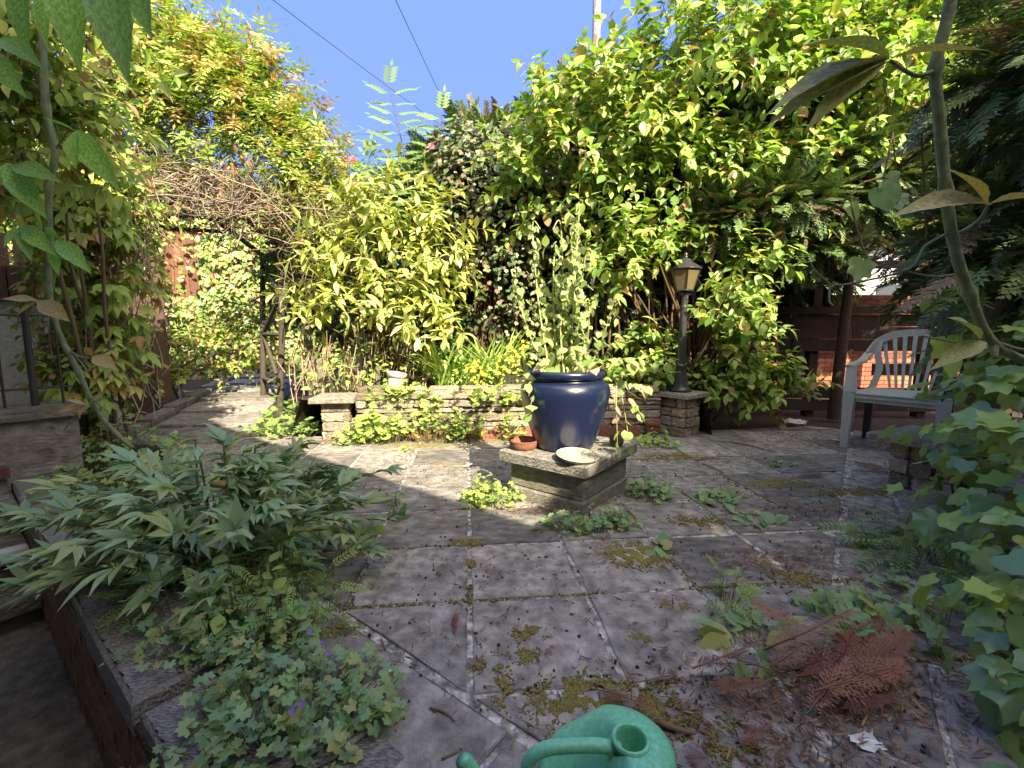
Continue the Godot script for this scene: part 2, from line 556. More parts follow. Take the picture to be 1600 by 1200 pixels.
func build_ground():
	var soil := mat("soil", 0.12, 0.088, 0.062, 1.0, "soil", Vector3(1.6, 1.6, 1.6), 1.0)
	var mb := MB.new()
	# one sheet to the horizon with the sunken area by the house left out
	var pit := house_poly([[1.3, 0.24], [1.3, -0.77], [4.4, -0.77], [4.4, 0.24]])
	var far := 120.0
	var outer := PackedVector2Array([Vector2(-far, -far), Vector2(far, -far), Vector2(far, far), Vector2(-far, far)])
	var halves := [PackedVector2Array([Vector2(-far, -far), Vector2(-1.9, -far), Vector2(-1.9, far), Vector2(-far, far)]), PackedVector2Array([Vector2(-1.9, -far), Vector2(far, -far), Vector2(far, far), Vector2(-1.9, far)])]
	for h in halves:
		for piece in Geometry2D.clip_polygons(h, pit):
			var t := Geometry2D.triangulate_polygon(piece)
			var k := mb.v.size()
			for q in piece: mb.p(Vector3(q.x, -0.035, q.y))
			for i in range(0, t.size(), 3): mb.tri(k + t[i], k + t[i + 1], k + t[i + 2])
	struct("ground", mb.mesh(false), soil)

	# mortar bed under the paving
	var paved := PackedVector2Array()
	for q in [[-1.62, -4.12], [-2.2, -4.35], [-3.1, -3.9], [-2.05, -2.6], [-1.16, -1.55], [-0.55, -1.1], [0.35, -0.2], [1.0, 0.5], [2.2, -0.6], [3.6, -2.4], [3.9, -4.3], [3.2, -4.75], [1.9, -4.5], [1.4, -4.3]]: paved.append(Vector2(q[0], q[1]))
	var bed := MB.new()
	prism(bed, PackedVector2Array([Vector2(-2.9, -4.25), Vector2(-2.0, -2.6), Vector2(-0.35, -1.0), Vector2(0.9, 0.5), Vector2(2.4, -0.4), Vector2(3.8, -2.4), Vector2(3.9, -4.5), Vector2(1.6, -4.4)]), -0.06, -0.003, 0.001)
	var paving := struct("paving", bed.mesh(false), mat("mortar", 0.92, 0.86, 0.76, 1.0, "soil", Vector3(0.55, 0.55, 0.55), 0.8))
	var tones := []
	for k in 6:
		var g := 0.34 + 0.055 * k
		var m := mat("paving slab %d" % k, g * 1.10 * (0.97 + 0.02 * (k % 3)), g * 1.0, g * 0.88, 0.85, "stone", Vector3(0.9 + 0.1 * k, 1.0, 2.2 - 0.15 * k), 0.9)
		m.detail_enabled = true
		m.detail_blend_mode = BaseMaterial3D.BLEND_MODE_MUL
		m.detail_albedo = grain("stain")[0]
		m.detail_uv_layer = BaseMaterial3D.DETAIL_UV_2
		m.uv2_triplanar = true
		m.uv2_world_triplanar = true
		m.uv2_scale = Vector3(0.45, 0.45, 0.45)
		m.uv2_offset = Vector3(k * 0.31, 0, k * 0.17)
		tones.append(m)
	# the middle field is laid square to the view, with a joint running at 45 degrees where the outer slabs follow the house
	var inner := house_poly([[0.02, 0.83], [8, 0.83], [8, 9], [0.02, 9]])
	var left := house_poly([[-3, -1.2], [8, -1.2], [8, 0.815], [-3, 0.815]])
	var right := house_poly([[-6, 0.83], [0.005, 0.83], [0.005, 9], [-6, 9]])
	var w := 0.445
	var turn := deg_to_rad(5.5)
	var u := Vector2(cos(turn), -sin(turn)) * w
	var v := Vector2(-sin(turn), -cos(turn)) * w
	var o := Vector2(0.285, -1.617)
	var hole := house_poly([[1.03, 2.03], [1.03, 2.66], [1.60, 2.66], [1.60, 2.03]])
	var g := 0.006
	for i in range(-9, 11):
		for j in range(-4, 9):
			var c := o + u * i + v * j
			var cell := PackedVector2Array([c + u * 0.015 + v * 0.015, c + u * 0.985 + v * 0.015, c + u * 0.985 + v * 0.985, c + u * 0.015 + v * 0.985])
			slab(paving, clip(clip(cell, inner), paved), tones)
	for field in [left, right]:
		var b := 0.42 if field == left else 0.46
		for i in range(-14, 20):
			for j in range(-8, 16):
				var half := 0.5 if (j % 2 == 0) else 0.0
				var q := [[(i + half) * b, j * b + 0.395], [(i + half + 0.97) * b, j * b + 0.395], [(i + half + 0.97) * b, (j + 0.97) * b + 0.395], [(i + half) * b, (j + 0.97) * b + 0.395]]
				slab(paving, clip(clip(house_poly(q), field), paved), tones)
	# the path that climbs to the arch, with a kerb on its far side
	var path := struct("path", box(0.02, 0.02, 0.02), mat("mortar", 0.3, 0.3, 0.3))
	path.position = Vector3(-3.4, -0.03, -5.0)
	for k in 7:
		var z := -3.9 - k * 0.72
		var x := -2.95 - k * 0.27
		var pm := MB.new()
		prism(pm, PackedVector2Array([Vector2(x - 0.52, z), Vector2(x + 0.48, z - 0.1), Vector2(x + 0.22, z - 0.79), Vector2(x - 0.78, z - 0.69)]), -0.05, 0.012 + 0.03 * k, 0.008, 0.0, 0.0)
		part(path, "slab", pm.mesh(false), tones[(k * 2 + 1) % 6], path.transform.affine_inverse())
		for s in 2:
			var km := MB.new()
			var kx := x - 0.62 - s * 0.13
			var kz := z - s * 0.35
			prism(km, PackedVector2Array([Vector2(kx - 0.10, kz), Vector2(kx + 0.05, kz - 0.02), Vector2(kx - 0.08, kz - 0.36), Vector2(kx - 0.23, kz - 0.34)]), -0.05, 0.075 + 0.03 * k, 0.012)
			part(path, "kerb_stone", km.mesh(false), tones[(k + s) % 6], path.transform.affine_inverse())
func slab(paving: Node3D, p: PackedVector2Array, tones: Array):
	if p.size() < 3: return
	var c := Vector2.ZERO
	for q in p: c += q / p.size()
	# leave out what never shows: behind the camera and under the beds
	if c.y > 0.35: return
	var mb := MB.new()
	prism(mb, roughen(p, 0.007), -0.03, rr(0.0, 0.004), 0.003)
	part(paving, "slab", mb.mesh(false), tones[rng.randi() % tones.size()], Transform3D(Basis(), Vector3(c.x, 0, c.y)) * Transform3D(Basis.from_euler(Vector3(rr(-0.01, 0.01), 0, rr(-0.01, 0.01))), Vector3.ZERO) * Transform3D(Basis(), Vector3(-c.x, 0, -c.y)))

func build_house():
	var wall := mat("cream render", 0.76, 0.70, 0.60, 0.95, "stone", Vector3(2, 2, 2), 0.6)
	var h := thing("house", "cream rendered house with tiled roof along the patio edge", "house", hw(1, 0, -1.2))
	var mb := MB.new()
	prism(mb, house_poly([[-9, -0.78], [10, -0.78], [10, -5.0], [-9, -5.0]]), -1.0, 4.05, 0.01)
	wpart(h, "wall", mb.mesh(false), wall)
	var rf := MB.new()
	var rise := 1.75
	for s in 2:
		var k := 0.07 * s
		rf.face([hw(-9.2, 4.10 + k, -0.43), hw(10.2, 4.10 + k, -0.43), hw(10.2, 4.10 + rise + k, -2.9), hw(-9.2, 4.10 + rise + k, -2.9)])
		rf.face([hw(-9.2, 4.10 + k, -5.4), hw(10.2, 4.10 + k, -5.4), hw(10.2, 4.10 + rise + k, -2.9), hw(-9.2, 4.10 + rise + k, -2.9)])
	wpart(h, "roof", rf.mesh(false), mat("roof tile", 0.16, 0.09, 0.07, 0.9, "stone", Vector3(3, 3, 3)))
	var gt := MB.new()
	tube(gt, [hw(-9.2, 4.10, -0.43), hw(10.2, 4.10, -0.43)], [0.06], 8)
	wpart(h, "gutter", gt.mesh(), mat("black plastic", 0.03, 0.03, 0.03, 0.4))

func build_pit():
	# sunken area by the house: floor, brick retaining wall, steps
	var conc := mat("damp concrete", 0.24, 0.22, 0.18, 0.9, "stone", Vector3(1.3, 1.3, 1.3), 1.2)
	var brick := mat("dark brick", 0.27, 0.15, 0.10, 0.95, "stone", Vector3(3, 3, 3), 1.2)
	var fl := MB.new()
	prism(fl, house_poly([[1.2, 0.27], [1.2, -0.80], [4.5, -0.80], [4.5, 0.27]]), -0.75, -0.50, 0.004)
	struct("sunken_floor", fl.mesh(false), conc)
	var w := thing("retaining_wall", "dark brick retaining wall of the sunken area beside the steps", "wall", hw(1.3, -0.62, 0.24))
	var core := MB.new()
	prism(core, house_poly([[1.14, 0.36], [4.4, 0.36], [4.4, 0.262], [1.14, 0.262]]), -0.72, -0.072, 0.002)
	prism(core, house_poly([[1.14, 0.262], [1.278, 0.262], [1.278, -0.78], [1.14, -0.78]]), -0.72, -0.072, 0.002)
	wpart(w, "mortar", core.mesh(false), mat("dark mortar", 0.28, 0.25, 0.21, 1.0, "soil", Vector3(3, 3, 3)))
	var bm := box(0.205, 0.062, 0.1, 0.004)
	var bricks := [brick, mat("dark brick 1", 0.24, 0.14, 0.10, 0.95, "stone", Vector3(4, 3, 3), 1.2), mat("dark brick 2", 0.30, 0.17, 0.12, 0.95, "stone", Vector3(3, 4, 3), 1.2)]
	for row in 6:
		for k in 14:
			var a := 1.40 + k * 0.215 + (0.107 if row % 2 == 0 else 0.0)
			part(w, "brick", bm, bricks[rng.randi() % 3], w.transform.affine_inverse() * Transform3D(Basis(Vector3.UP, atan2(-A.z, A.x)), hw(a, -0.49 + row * 0.071, 0.29 + rr(-0.004, 0.004))))
		for k in 5:
			var n := 0.14 - k * 0.215 + (0.107 if row % 2 == 0 else 0.0)
			part(w, "brick", bm, bricks[rng.randi() % 3], w.transform.affine_inverse() * Transform3D(Basis(Vector3.UP, atan2(-N.z, N.x)), hw(1.25, -0.49 + row * 0.071, n)))
	# weathered kerb: worn stone blocks along the edge
	var grey := mat("weathered stone", 0.38, 0.36, 0.33, 0.95, "wood", Vector3(2.0, 3, 9), 2.2)
	var kerb := thing("stone_kerb", "weathered grey stone edging along the top of the sunken area", "kerb", hw(1.6, 0, 0.4))
	for q in [[0.78, 1.42, 0.02, 0.245, 0.60, 0], [1.45, 2.02, 0.035, 0.235, 0.66, 1], [2.05, 2.6, 0.02, 0.24, 0.46, 0], [2.63, 3.2, 0.03, 0.24, 0.44, 0], [3.23, 3.85, 0.02, 0.24, 0.42, 0], [3.88, 4.34, 0.03, 0.24, 0.42, 0]]:
		var km := MB.new()
		prism(km, roughen(house_poly([[q[0], q[3]], [q[1], q[3]], [q[1], q[4]], [q[0], q[4]]]), 0.006), -0.068, q[2], 0.014)
		wpart(kerb, "kerb_stone", km.mesh(false), grey)
	for k in 14:   # the flaking ridges on the worn block
		var rm := MB.new()
		var a := 1.50 - 0.045 * k
		tube(rm, [hw(a, 0.028, 0.40 + rr(-0.03, 0.03)), hw(a - 0.02, 0.036, 0.48), hw(a - rr(0, 0.03), 0.026, 0.58 + rr(-0.04, 0.02))], [0.006, 0.013, 0.005], 5)
		wpart(kerb, "ridge", rm.mesh(false), grey)
	# steps rising away along the house
	var st := thing("garden_steps", "worn concrete steps with red brick nosings climbing beside the house", "steps", hw(3.2, -0.62, -0.3))
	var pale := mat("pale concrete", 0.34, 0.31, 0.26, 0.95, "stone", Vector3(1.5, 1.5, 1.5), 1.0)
	var red := mat("red nosing", 0.22, 0.085, 0.055, 0.9, "stone", Vector3(3, 3, 3), 0.8)
	for k in 4:
		var a := 3.25 + k * 0.30
		var top := -0.34 + k * 0.17
		var sm := MB.new()
		prism(sm, house_poly([[a + 0.06, 0.235], [a + 0.31, 0.235], [a + 0.31, -0.77], [a + 0.06, -0.77]]), -0.74, top - 0.004, 0.01)
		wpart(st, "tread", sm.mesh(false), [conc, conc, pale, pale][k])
		for b in 4:
			var nm := MB.new()
			var n := 0.235 - b * 0.25
			prism(nm, house_poly([[a, n], [a + 0.075, n], [a + 0.075, n - 0.24], [a, n - 0.24]]), top - 0.07, top, 0.008)
			wpart(st, "nosing_brick" if k != 1 else "nosing_strip", nm.mesh(false), (red if k == 3 else conc) if k != 1 else mat("metal strip", 0.55, 0.56, 0.58, 0.4))
	# landing and low wall with the white wall behind and its railing
	var low := thing("parapet", "rough beige concrete parapet with a grey coping below the railings", "wall", hw(4.3, 0, 0))
	var pm := MB.new()
	prism(pm, house_poly([[4.36, 0.6], [4.62, 0.6], [4.62, -0.78], [4.36, -0.78]]), -0.7, 0.42, 0.012)
	wpart(low, "face", pm.mesh(false), pale)
	var cm := MB.new()
	prism(cm, house_poly([[4.31, 0.64], [4.67, 0.64], [4.67, -0.78], [4.31, -0.78]]), 0.424, 0.50, 0.012, 0.008)
	wpart(low, "coping", cm.mesh(false), conc)
	var iron := mat("iron", 0.03, 0.028, 0.03, 0.5)
	var rail := thing("iron_railing", "thin black iron railing standing on the grey coping", "railing", hw(4.49, 0.5, 0.3))
	for k in 9:
		var rm := MB.new()
		var n := 0.55 - 0.14 * k
		tube(rm, [hw(4.49, 0.50, n), hw(4.49, 1.18, n)], [0.009 if k != 1 else 0.022], 6)
		wpart(rail, "bar", rm.mesh(), iron)
	for y in [0.62, 1.12]:
		var rm := MB.new()
		tube(rm, [hw(4.49, y, 0.6), hw(4.49, y, -0.7)], [0.007], 6)
		wpart(rail, "rail", rm.mesh(), iron)
	var ww := thing("white_wall", "white painted garden wall behind the iron railing", "wall", hw(6.0, 0, 0))
	var wm := MB.new()
	prism(wm, house_poly([[6.0, 1.15], [6.25, 1.15], [6.25, -0.78], [6.0, -0.78]]), -0.3, 1.28, 0.01)
	wpart(ww, "face", wm.mesh(false), mat("white paint", 0.74, 0.75, 0.78, 0.85, "spots", Vector3(1, 1, 1), 0.2))
	for b in 6:
		var tm := MB.new()
		prism(tm, house_poly([[5.95, 1.12 - b * 0.33], [6.3, 1.12 - b * 0.33], [6.3, 0.80 - b * 0.33], [5.95, 0.80 - b * 0.33]]), 1.284, 1.60, 0.02)
		wpart(ww, "coping_board", tm.mesh(false), mat("old plank", 0.20, 0.12, 0.085, 0.9, "wood", Vector3(3, 8, 3)))

func build_beds():
	var soil: Material = mats["soil"]
	# raised bed behind the dwarf wall: a lumpy sheet of earth
	var mb := MB.new()
	var nx := 30
	var nz := 16
	for j in nz + 1:
		for i in nx + 1:
			var x := lerpf(-2.2, 2.0, float(i) / nx)
			var z := lerpf(-4.32, -8.6, float(j) / nz)
			var rise := 0.36 + 0.02 * j
			if i == 0 or i == nx: rise = -0.06
			mb.p(Vector3(x, rise + noise.get_noise_2d(x * 90, z * 90) * 0.05, z))
	for j in nz:
		for i in nx:
			var a := j * (nx + 1) + i
			mb.quad(a, a + nx + 1, a + nx + 2, a + 1)
	struct("flower_bed", mb.mesh(true), soil)
	# the bank under the ivy on the right and the debris bed by the fence
	var bank := MB.new()
	for j in 21:
		for i in 21:
			var s := float(i) / 20
			var t := float(j) / 20
			var q := hw(lerpf(-0.62, -4.5, s), 0, lerpf(0.2, 5.2, t))
			var h := 0.42 * smoothstep(0.03, 0.5, s) * (1.0 - smoothstep(0.55, 1.0, t)) - 0.03
			mb = bank
			mb.p(q + Vector3.UP * (h + noise.get_noise_2d(q.x * 150, q.z * 150) * 0.05 * smoothstep(0.0, 0.15, s)))
	for j in 20:
		for i in 20:
			var a := j * 21 + i
			bank.quad(a, a + 1, a + 22, a + 21)
	struct("earth_bank", bank.mesh(true), soil)

# stone pieces laid in courses along a line; the face looks along `out`
func stone_courses(root: Node3D, from: Vector3, to: Vector3, out: Vector3, heights: Array, thick: float, stones: Array, tones: Array, lo := 0.14, hi := 0.34):
	var inv := root.transform.affine_inverse()
	var d := (to - from).normalized()
	var length := from.distance_to(to)
	var y := from.y
	for h in heights:
		var x := 0.0
		while x < length - 0.02:
			var l := minf(rr(lo, hi), length - x)
			if length - x - l < lo * 0.6: l = length - x
			var c: Vector3 = from + d * (x + l / 2) + Vector3.UP * (y - from.y + h / 2) + out * rr(-0.014, 0.012)
			part(root, "stone", stones[rng.randi() % stones.size()], tones[rng.randi() % tones.size()], inv * Transform3D(Basis(d * (l - 0.008), Vector3.UP * (h - rr(0.003, 0.014)), -out * thick * rr(0.85, 1.25) * (1.0 if d.cross(Vector3.UP).dot(out) < 0 else -1.0)), c))
			x += l
		y += h
func build_walls():
	var stones := []
	for k in 6: stones.append(stone_mesh(k + 1, 10.0, 0.10, 7))
	var tones := []
	for k in 6:
		var g := 0.28 + 0.06 * k
		tones.append(mat("sandstone %d" % k, g * (1.04 + 0.05 * (k % 2)), g * 0.90, g * (0.60 + 0.07 * (k % 3)), 0.95, "stone", Vector3(5, 5, 5), 1.6))
	var mortar := mat("pale mortar", 0.33, 0.29, 0.23, 1.0, "soil", Vector3(3, 3, 3), 0.7)
	# dwarf wall
	var f := Vector3(-1.46, 0, -4.16)
	var t := Vector3(1.46, 0, -4.40)
	var d := (t - f).normalized()
	var out := Vector3(-d.z, 0, d.x)
	var w := thing("dwarf_wall", "low dry stone wall holding up the flower bed behind the pot", "wall", f)
	var core := MB.new()
	prism(core, PackedVector2Array([Vector2(f.x, f.z) + Vector2(-out.x, -out.z) * 0.01, Vector2(t.x, t.z) - Vector2(out.x, out.z) * 0.01, Vector2(t.x, t.z) - Vector2(out.x, out.z) * 0.19, Vector2(f.x, f.z) - Vector2(out.x, out.z) * 0.19]), -0.03, 0.40, 0.01)
	wpart(w, "core", core.mesh(false), mortar)
	stone_courses(w, f, t, out, [0.105, 0.06, 0.085, 0.05, 0.075, 0.06], 0.10, stones, tones, 0.10, 0.46)
	for k in 9:
		var q := f.lerp(t, (k + 0.5) / 9.0) - out * 0.08 + Vector3.UP * 0.455
		part(w, "coping_stone", stones[k % 6], tones[(k * 5) % 6], w.transform.affine_inverse() * Transform3D(Basis(d * rr(0.27, 0.34), Vector3.UP * rr(0.045, 0.075), out * rr(0.2, 0.28)).rotated(Vector3.UP, rr(-0.06, 0.06)), q))
	# end piers
	pier("stone_pier", "squat sandstone pier with a bare weathered slab cap beside the path", Vector3(-1.66, 0, -4.20), deg_to_rad(7), stones, tones, mortar, 0.235, 0.36, 0.40, 0.055)
	pier("stone_pier", "sandstone pier carrying the black garden lamp", Vector3(1.665, 0, -4.40), deg_to_rad(45.0 - 8), stones, tones, mortar, 0.285, 0.375, 0.40, 0.05)
	pier("stone_pier", "low sandstone block with a slab top beside the plastic chair", Vector3(2.72, 0, -2.78), deg_to_rad(24), stones, tones, mortar, 0.36, 0.30, 0.56, 0.05)
	# scalloped terracotta edging tiles at the foot of the wall
	var em := MB.new()
	var pts := [Vector2(-0.12, 0)]
	for k in 13:
		var s := float(k) / 12
		pts.append(Vector2(lerpf(-0.12, 0.12, s), 0.085 + 0.045 * sin(s * PI)))
	pts.append(Vector2(0.12, 0))
	for z in [-0.02, 0.02]:
		var ring := []
		for q in pts: ring.append(Vector3(q.x, q.y, z))
		if z > 0: ring.reverse()
		em.face(ring)
	for i in pts.size():
		var a: Vector2 = pts[i]
		var b: Vector2 = pts[(i + 1) % pts.size()]
		em.face([Vector3(a.x, a.y, 0.02), Vector3(b.x, b.y, 0.02), Vector3(b.x, b.y, -0.02), Vector3(a.x, a.y, -0.02)])
	var tile := em.mesh(false)
	var clay := [mat("terracotta", 0.40, 0.16, 0.095, 0.9, "stone", Vector3(4, 4, 4), 0.6), mat("terracotta 1", 0.34, 0.13, 0.08, 0.9, "stone", Vector3(4, 4, 4), 0.6)]
	for k in 11:
		var q := f.lerp(t, (k + 0.6) / 12.0) + out * (0.085 + rr(0, 0.015))
		var o := part(self, "edging_tile", tile, clay[k % 2], Transform3D(Basis(Vector3.UP, atan2(-d.z, d.x) + rr(-0.05, 0.05)) * Basis(Vector3.RIGHT, rr(-0.12, 0.02)), q - Vector3.UP * rr(0.0, 0.02)))
		tag(o, "scalloped terracotta edging tile at the foot of the dwarf wall", "edging tile", "terracotta edging tiles")
func pier(called: String, label: String, where: Vector3, turn: float, stones: Array, tones: Array, mortar: Material, size: float, high: float, cap: float, thick: float):
	var o := thing(called, label, "pier", where, turn, "stone piers")
	part(o, "core", box(size - 0.03, high - 0.01, size - 0.03), mortar)
	var n := int(high / 0.088)
	var hs := []
	for k in n: hs.append(high / n)
	var h := size / 2 - 0.03
	var b := Basis(Vector3.UP, turn)
	for s in 4:
		var out := b * Vector3(0, 0, 1).rotated(Vector3.UP, s * PI / 2)
		var along := b * Vector3(1, 0, 0).rotated(Vector3.UP, s * PI / 2)
		stone_courses(o, where - along * (size / 2 - (0.03 if s % 2 == 0 else 0.0)) + out * h, where + along * (size / 2 - (0.03 if s % 2 == 0 else 0.0)) + out * h, out, hs, 0.07, stones, tones, 0.10, 0.20)
	var cm := MB.new()
	prism(cm, roughen(rect(cap, cap), 0.004), high + 0.002, high + thick, 0.009, 0.006)
	part(o, "cap_slab", cm.mesh(false), mat("cap stone", 0.42, 0.385, 0.32, 0.95, "stone", Vector3(2.4, 2.4, 2.4), 1.2))

# ---------- things on the patio ----------
func bar(mb: MB, a: Vector3, b: Vector3, wa: Vector2, wb: Vector2, side := Vector3.RIGHT):   # a tapered square bar
	var d := (b - a).normalized()
	var x := (side - d * side.dot(d)).normalized()
	var y := d.cross(x)
	var ring := []
	for e in 2:
		var c: Vector3 = [a, b][e]
		var w: Vector2 = [wa, wb][e] * 0.5
		for k in 4: ring.append(c + x * w.x * [-1, 1, 1, -1][k] + y * w.y * [-1, -1, 1, 1][k])
	for k in 4: mb.face([ring[k], ring[4 + k], ring[4 + (k + 1) % 4], ring[(k + 1) % 4]])
	mb.face([ring[0], ring[1], ring[2], ring[3]])
	mb.face([ring[7], ring[6], ring[5], ring[4]])
func sheet(mb: MB, strip: Array):   # strip of [left, right] points
	for i in strip.size() - 1:
		mb.face([strip[i][0], strip[i + 1][0], strip[i + 1][1], strip[i][1]])

func build_plinth():
	var turn := atan2(-A.z, A.x)   # local x along A, local z along -N or N
	var c := hw(1.39, 0, 2.40)
	var o := thing("stone_plinth", "square stone plinth with a thick slab top carrying the blue pot", "plinth", c, turn)
	var damp := mat("plinth stone", 0.36, 0.345, 0.27, 0.95, "stone", Vector3(2, 4, 2), 1.6)
	var low := MB.new()
	prism(low, roughen(rect(0.52, 0.60), 0.004), -0.02, 0.075, 0.012)
	part(o, "footing", low.mesh(false), mat("plinth footing", 0.36, 0.34, 0.29, 0.95, "stone", Vector3(3, 3, 3), 1.6))
	var mid := MB.new()
	prism(mid, roughen(rect(0.50, 0.58), 0.003), 0.077, 0.225, 0.008, 0.006)
	part(o, "block", mid.mesh(false), damp)
	var cap := MB.new()
	prism(cap, roughen(rect(0.60, 0.70), 0.004), 0.227, 0.298, 0.008, 0.006)
	part(o, "cap_slab", cap.mesh(false), mat("plinth cap", 0.37, 0.355, 0.305, 0.92, "stone", Vector3(2.2, 2.2, 2.2), 1.4))
	# the pot
	var p := thing("glazed_pot", "large dark blue glazed pot full of wilting bellflowers", "pot", Vector3(0.325, 0.299, -2.735))
	var glaze := StandardMaterial3D.new()
	glaze.albedo_color = lin(0.008, 0.014, 0.045)
	glaze.roughness = 0.28
	glaze.clearcoat_enabled = true
	glaze.clearcoat = 0.6
	glaze.clearcoat_roughness = 0.25
	glaze.normal_enabled = true
	glaze.normal_texture = grain("spots")[1]
	glaze.normal_scale = 0.25
	glaze.uv1_triplanar = true
	glaze.uv1_scale = Vector3(2, 2, 2)
	part(p, "body", lathe([Vector2(0, 0), Vector2(0.165, 0), Vector2(0.178, 0.008), Vector2(0.19, 0.04), Vector2(0.22, 0.13), Vector2(0.25, 0.23), Vector2(0.270, 0.31), Vector2(0.274, 0.35), Vector2(0.268, 0.385), Vector2(0.248, 0.408), Vector2(0.232, 0.416), Vector2(0.226, 0.425), Vector2(0.229, 0.434)], 64), glaze)
	part(p, "rim", lathe([Vector2(0.229, 0.434), Vector2(0.246, 0.437), Vector2(0.254, 0.449), Vector2(0.254, 0.466), Vector2(0.246, 0.478), Vector2(0.232, 0.481), Vector2(0.218, 0.476), Vector2(0.212, 0.46), Vector2(0.21, 0.40)], 64), glaze)
	var dm := MB.new()
	for i in 13:
		for j in 25:
			var r := 0.212 * i / 12.0
			var w := TAU * j / 24
			dm.p(Vector3(cos(w) * r, 0.43 + 0.02 * noise.get_noise_2d(cos(w) * r * 900, sin(w) * r * 900), sin(w) * r))
	for i in 12:
		for j in 24: dm.quad(i * 25 + j, i * 25 + j + 1, i * 25 + j + 26, i * 25 + j + 25)
	part(p, "compost", dm.mesh(), mats["soil"])
	# on the slab: a patterned dish, a clay saucer, a round stone
	var dish := thing("patterned_dish", "shallow cream dish with a dark scribbled pattern leaning by the pot", "dish", ground(902, 718, 0.30))
	dish.rotation = Vector3(0.10, 0.3, -0.03)
	var img := Image.create(256, 256, false, Image.FORMAT_RGB8)
	img.fill(Color(0.74, 0.71, 0.62))
	var r2 := RandomNumberGenerator.new()
	r2.seed = 5
	for k in 190:
		var q := Vector2(r2.randf_range(0, 255), r2.randf_range(0, 255))
		var dd := Vector2.from_angle(r2.randf() * TAU)
		for s in 22:
			q += dd
			dd = dd.rotated(r2.randf_range(-0.5, 0.5))
			img.fill_rect(Rect2i(int(q.x), int(q.y), 3, 3), Color(0.16, 0.15, 0.14))
	var pm := StandardMaterial3D.new()
	pm.albedo_texture = ImageTexture.create_from_image(img)
	pm.roughness = 0.5
	pm.uv1_triplanar = true
	pm.uv1_scale = Vector3(5, 5, 5)
	part(dish, "plate", lathe([Vector2(0, 0.012), Vector2(0.08, 0.013), Vector2(0.105, 0.020), Vector2(0.118, 0.030), Vector2(0.121, 0.028), Vector2(0.10, 0.008), Vector2(0.07, 0.0), Vector2(0, 0)], 40), pm)
	var sau := thing("clay_saucer", "terracotta flowerpot saucer tucked behind the blue pot", "saucer", ground(818, 700, 0.299))
	part(sau, "saucer", lathe([Vector2(0, 0), Vector2(0.07, 0), Vector2(0.082, 0.012), Vector2(0.09, 0.045), Vector2(0.086, 0.046), Vector2(0.076, 0.014), Vector2(0, 0.01)], 32), mats["terracotta"])
	part(sau, "rim", lathe([Vector2(0.09, 0.045), Vector2(0.094, 0.05), Vector2(0.09, 0.056), Vector2(0.084, 0.054), Vector2(0.086, 0.046)], 32), mats["terracotta 1"])
	var ball := thing("round_stone", "fist-sized brown round stone at the corner of the plinth slab", "stone", ground(963, 697, 0.299))
	part(ball, "pebble", stone_mesh(4, 2.3, 0.06, 7), mat("brown pebble", 0.13, 0.085, 0.06, 0.85, "stone", Vector3(8, 8, 8), 1.0), Transform3D(Basis.from_scale(Vector3(0.088, 0.082, 0.085)), Vector3(0, 0.039, 0)))

func build_lamp():
	var o := thing("garden_lamp", "black cast iron lamp post with an amber panelled lantern on the pier", "lamp post", Vector3(1.665, 0.426, -4.40), 0.35)
	var iron := mat("lamp paint", 0.05, 0.05, 0.055, 0.33)
	iron.metallic = 0.3
	part(o, "base", lathe([Vector2(0, 0), Vector2(0.105, 0), Vector2(0.108, 0.02), Vector2(0.09, 0.035), Vector2(0.078, 0.05), Vector2(0.068, 0.10), Vector2(0.055, 0.17), Vector2(0.047, 0.235), Vector2(0.054, 0.245), Vector2(0.054, 0.262), Vector2(0.044, 0.27)], 28), iron)
	part(o, "shaft", lathe([Vector2(0.042, 0.268), Vector2(0.040, 0.40), Vector2(0.034, 0.62), Vector2(0.030, 0.80), Vector2(0.037, 0.81), Vector2(0.037, 0.83), Vector2(0.028, 0.845), Vector2(0.026, 0.93), Vector2(0.045, 0.955), Vector2(0.048, 0.97), Vector2(0, 0.975)], 24), iron)
	var l := part(o, "lantern", lathe([Vector2(0, 0.972), Vector2(0.085, 0.972), Vector2(0.09, 0.985), Vector2(0, 0.985)], 6), iron)
	var glass := StandardMaterial3D.new()
	glass.albedo_color = lin(0.17, 0.13, 0.06)
	glass.roughness = 0.35
	glass.backlight_enabled = true
	glass.backlight = Color(0.6, 0.5, 0.3)
	for k in 6:
		var a := TAU * k / 6
		var b := TAU * (k + 1) / 6
		var pm := MB.new()
		var q := [Vector3(cos(a) * 0.085, 0.988, sin(a) * 0.085), Vector3(cos(b) * 0.085, 0.988, sin(b) * 0.085), Vector3(cos(b) * 0.138, 1.172, sin(b) * 0.138), Vector3(cos(a) * 0.138, 1.172, sin(a) * 0.138)]
		pm.face(q)
		part(l, "pane", pm.mesh(false), glass)
		var fm := MB.new()
		tube(fm, [q[0] * 1.0, q[3]], [0.006], 5)
		tube(fm, [q[3], q[2]], [0.008], 5)
		part(l, "glazing_bar", fm.mesh(), iron)
	part(o, "lantern_roof", lathe([Vector2(0.14, 1.174), Vector2(0.158, 1.176), Vector2(0.155, 1.188), Vector2(0.06, 1.25), Vector2(0.05, 1.275), Vector2(0.02, 1.285), Vector2(0.016, 1.31), Vector2(0.022, 1.325), Vector2(0, 1.345)], 6), iron)

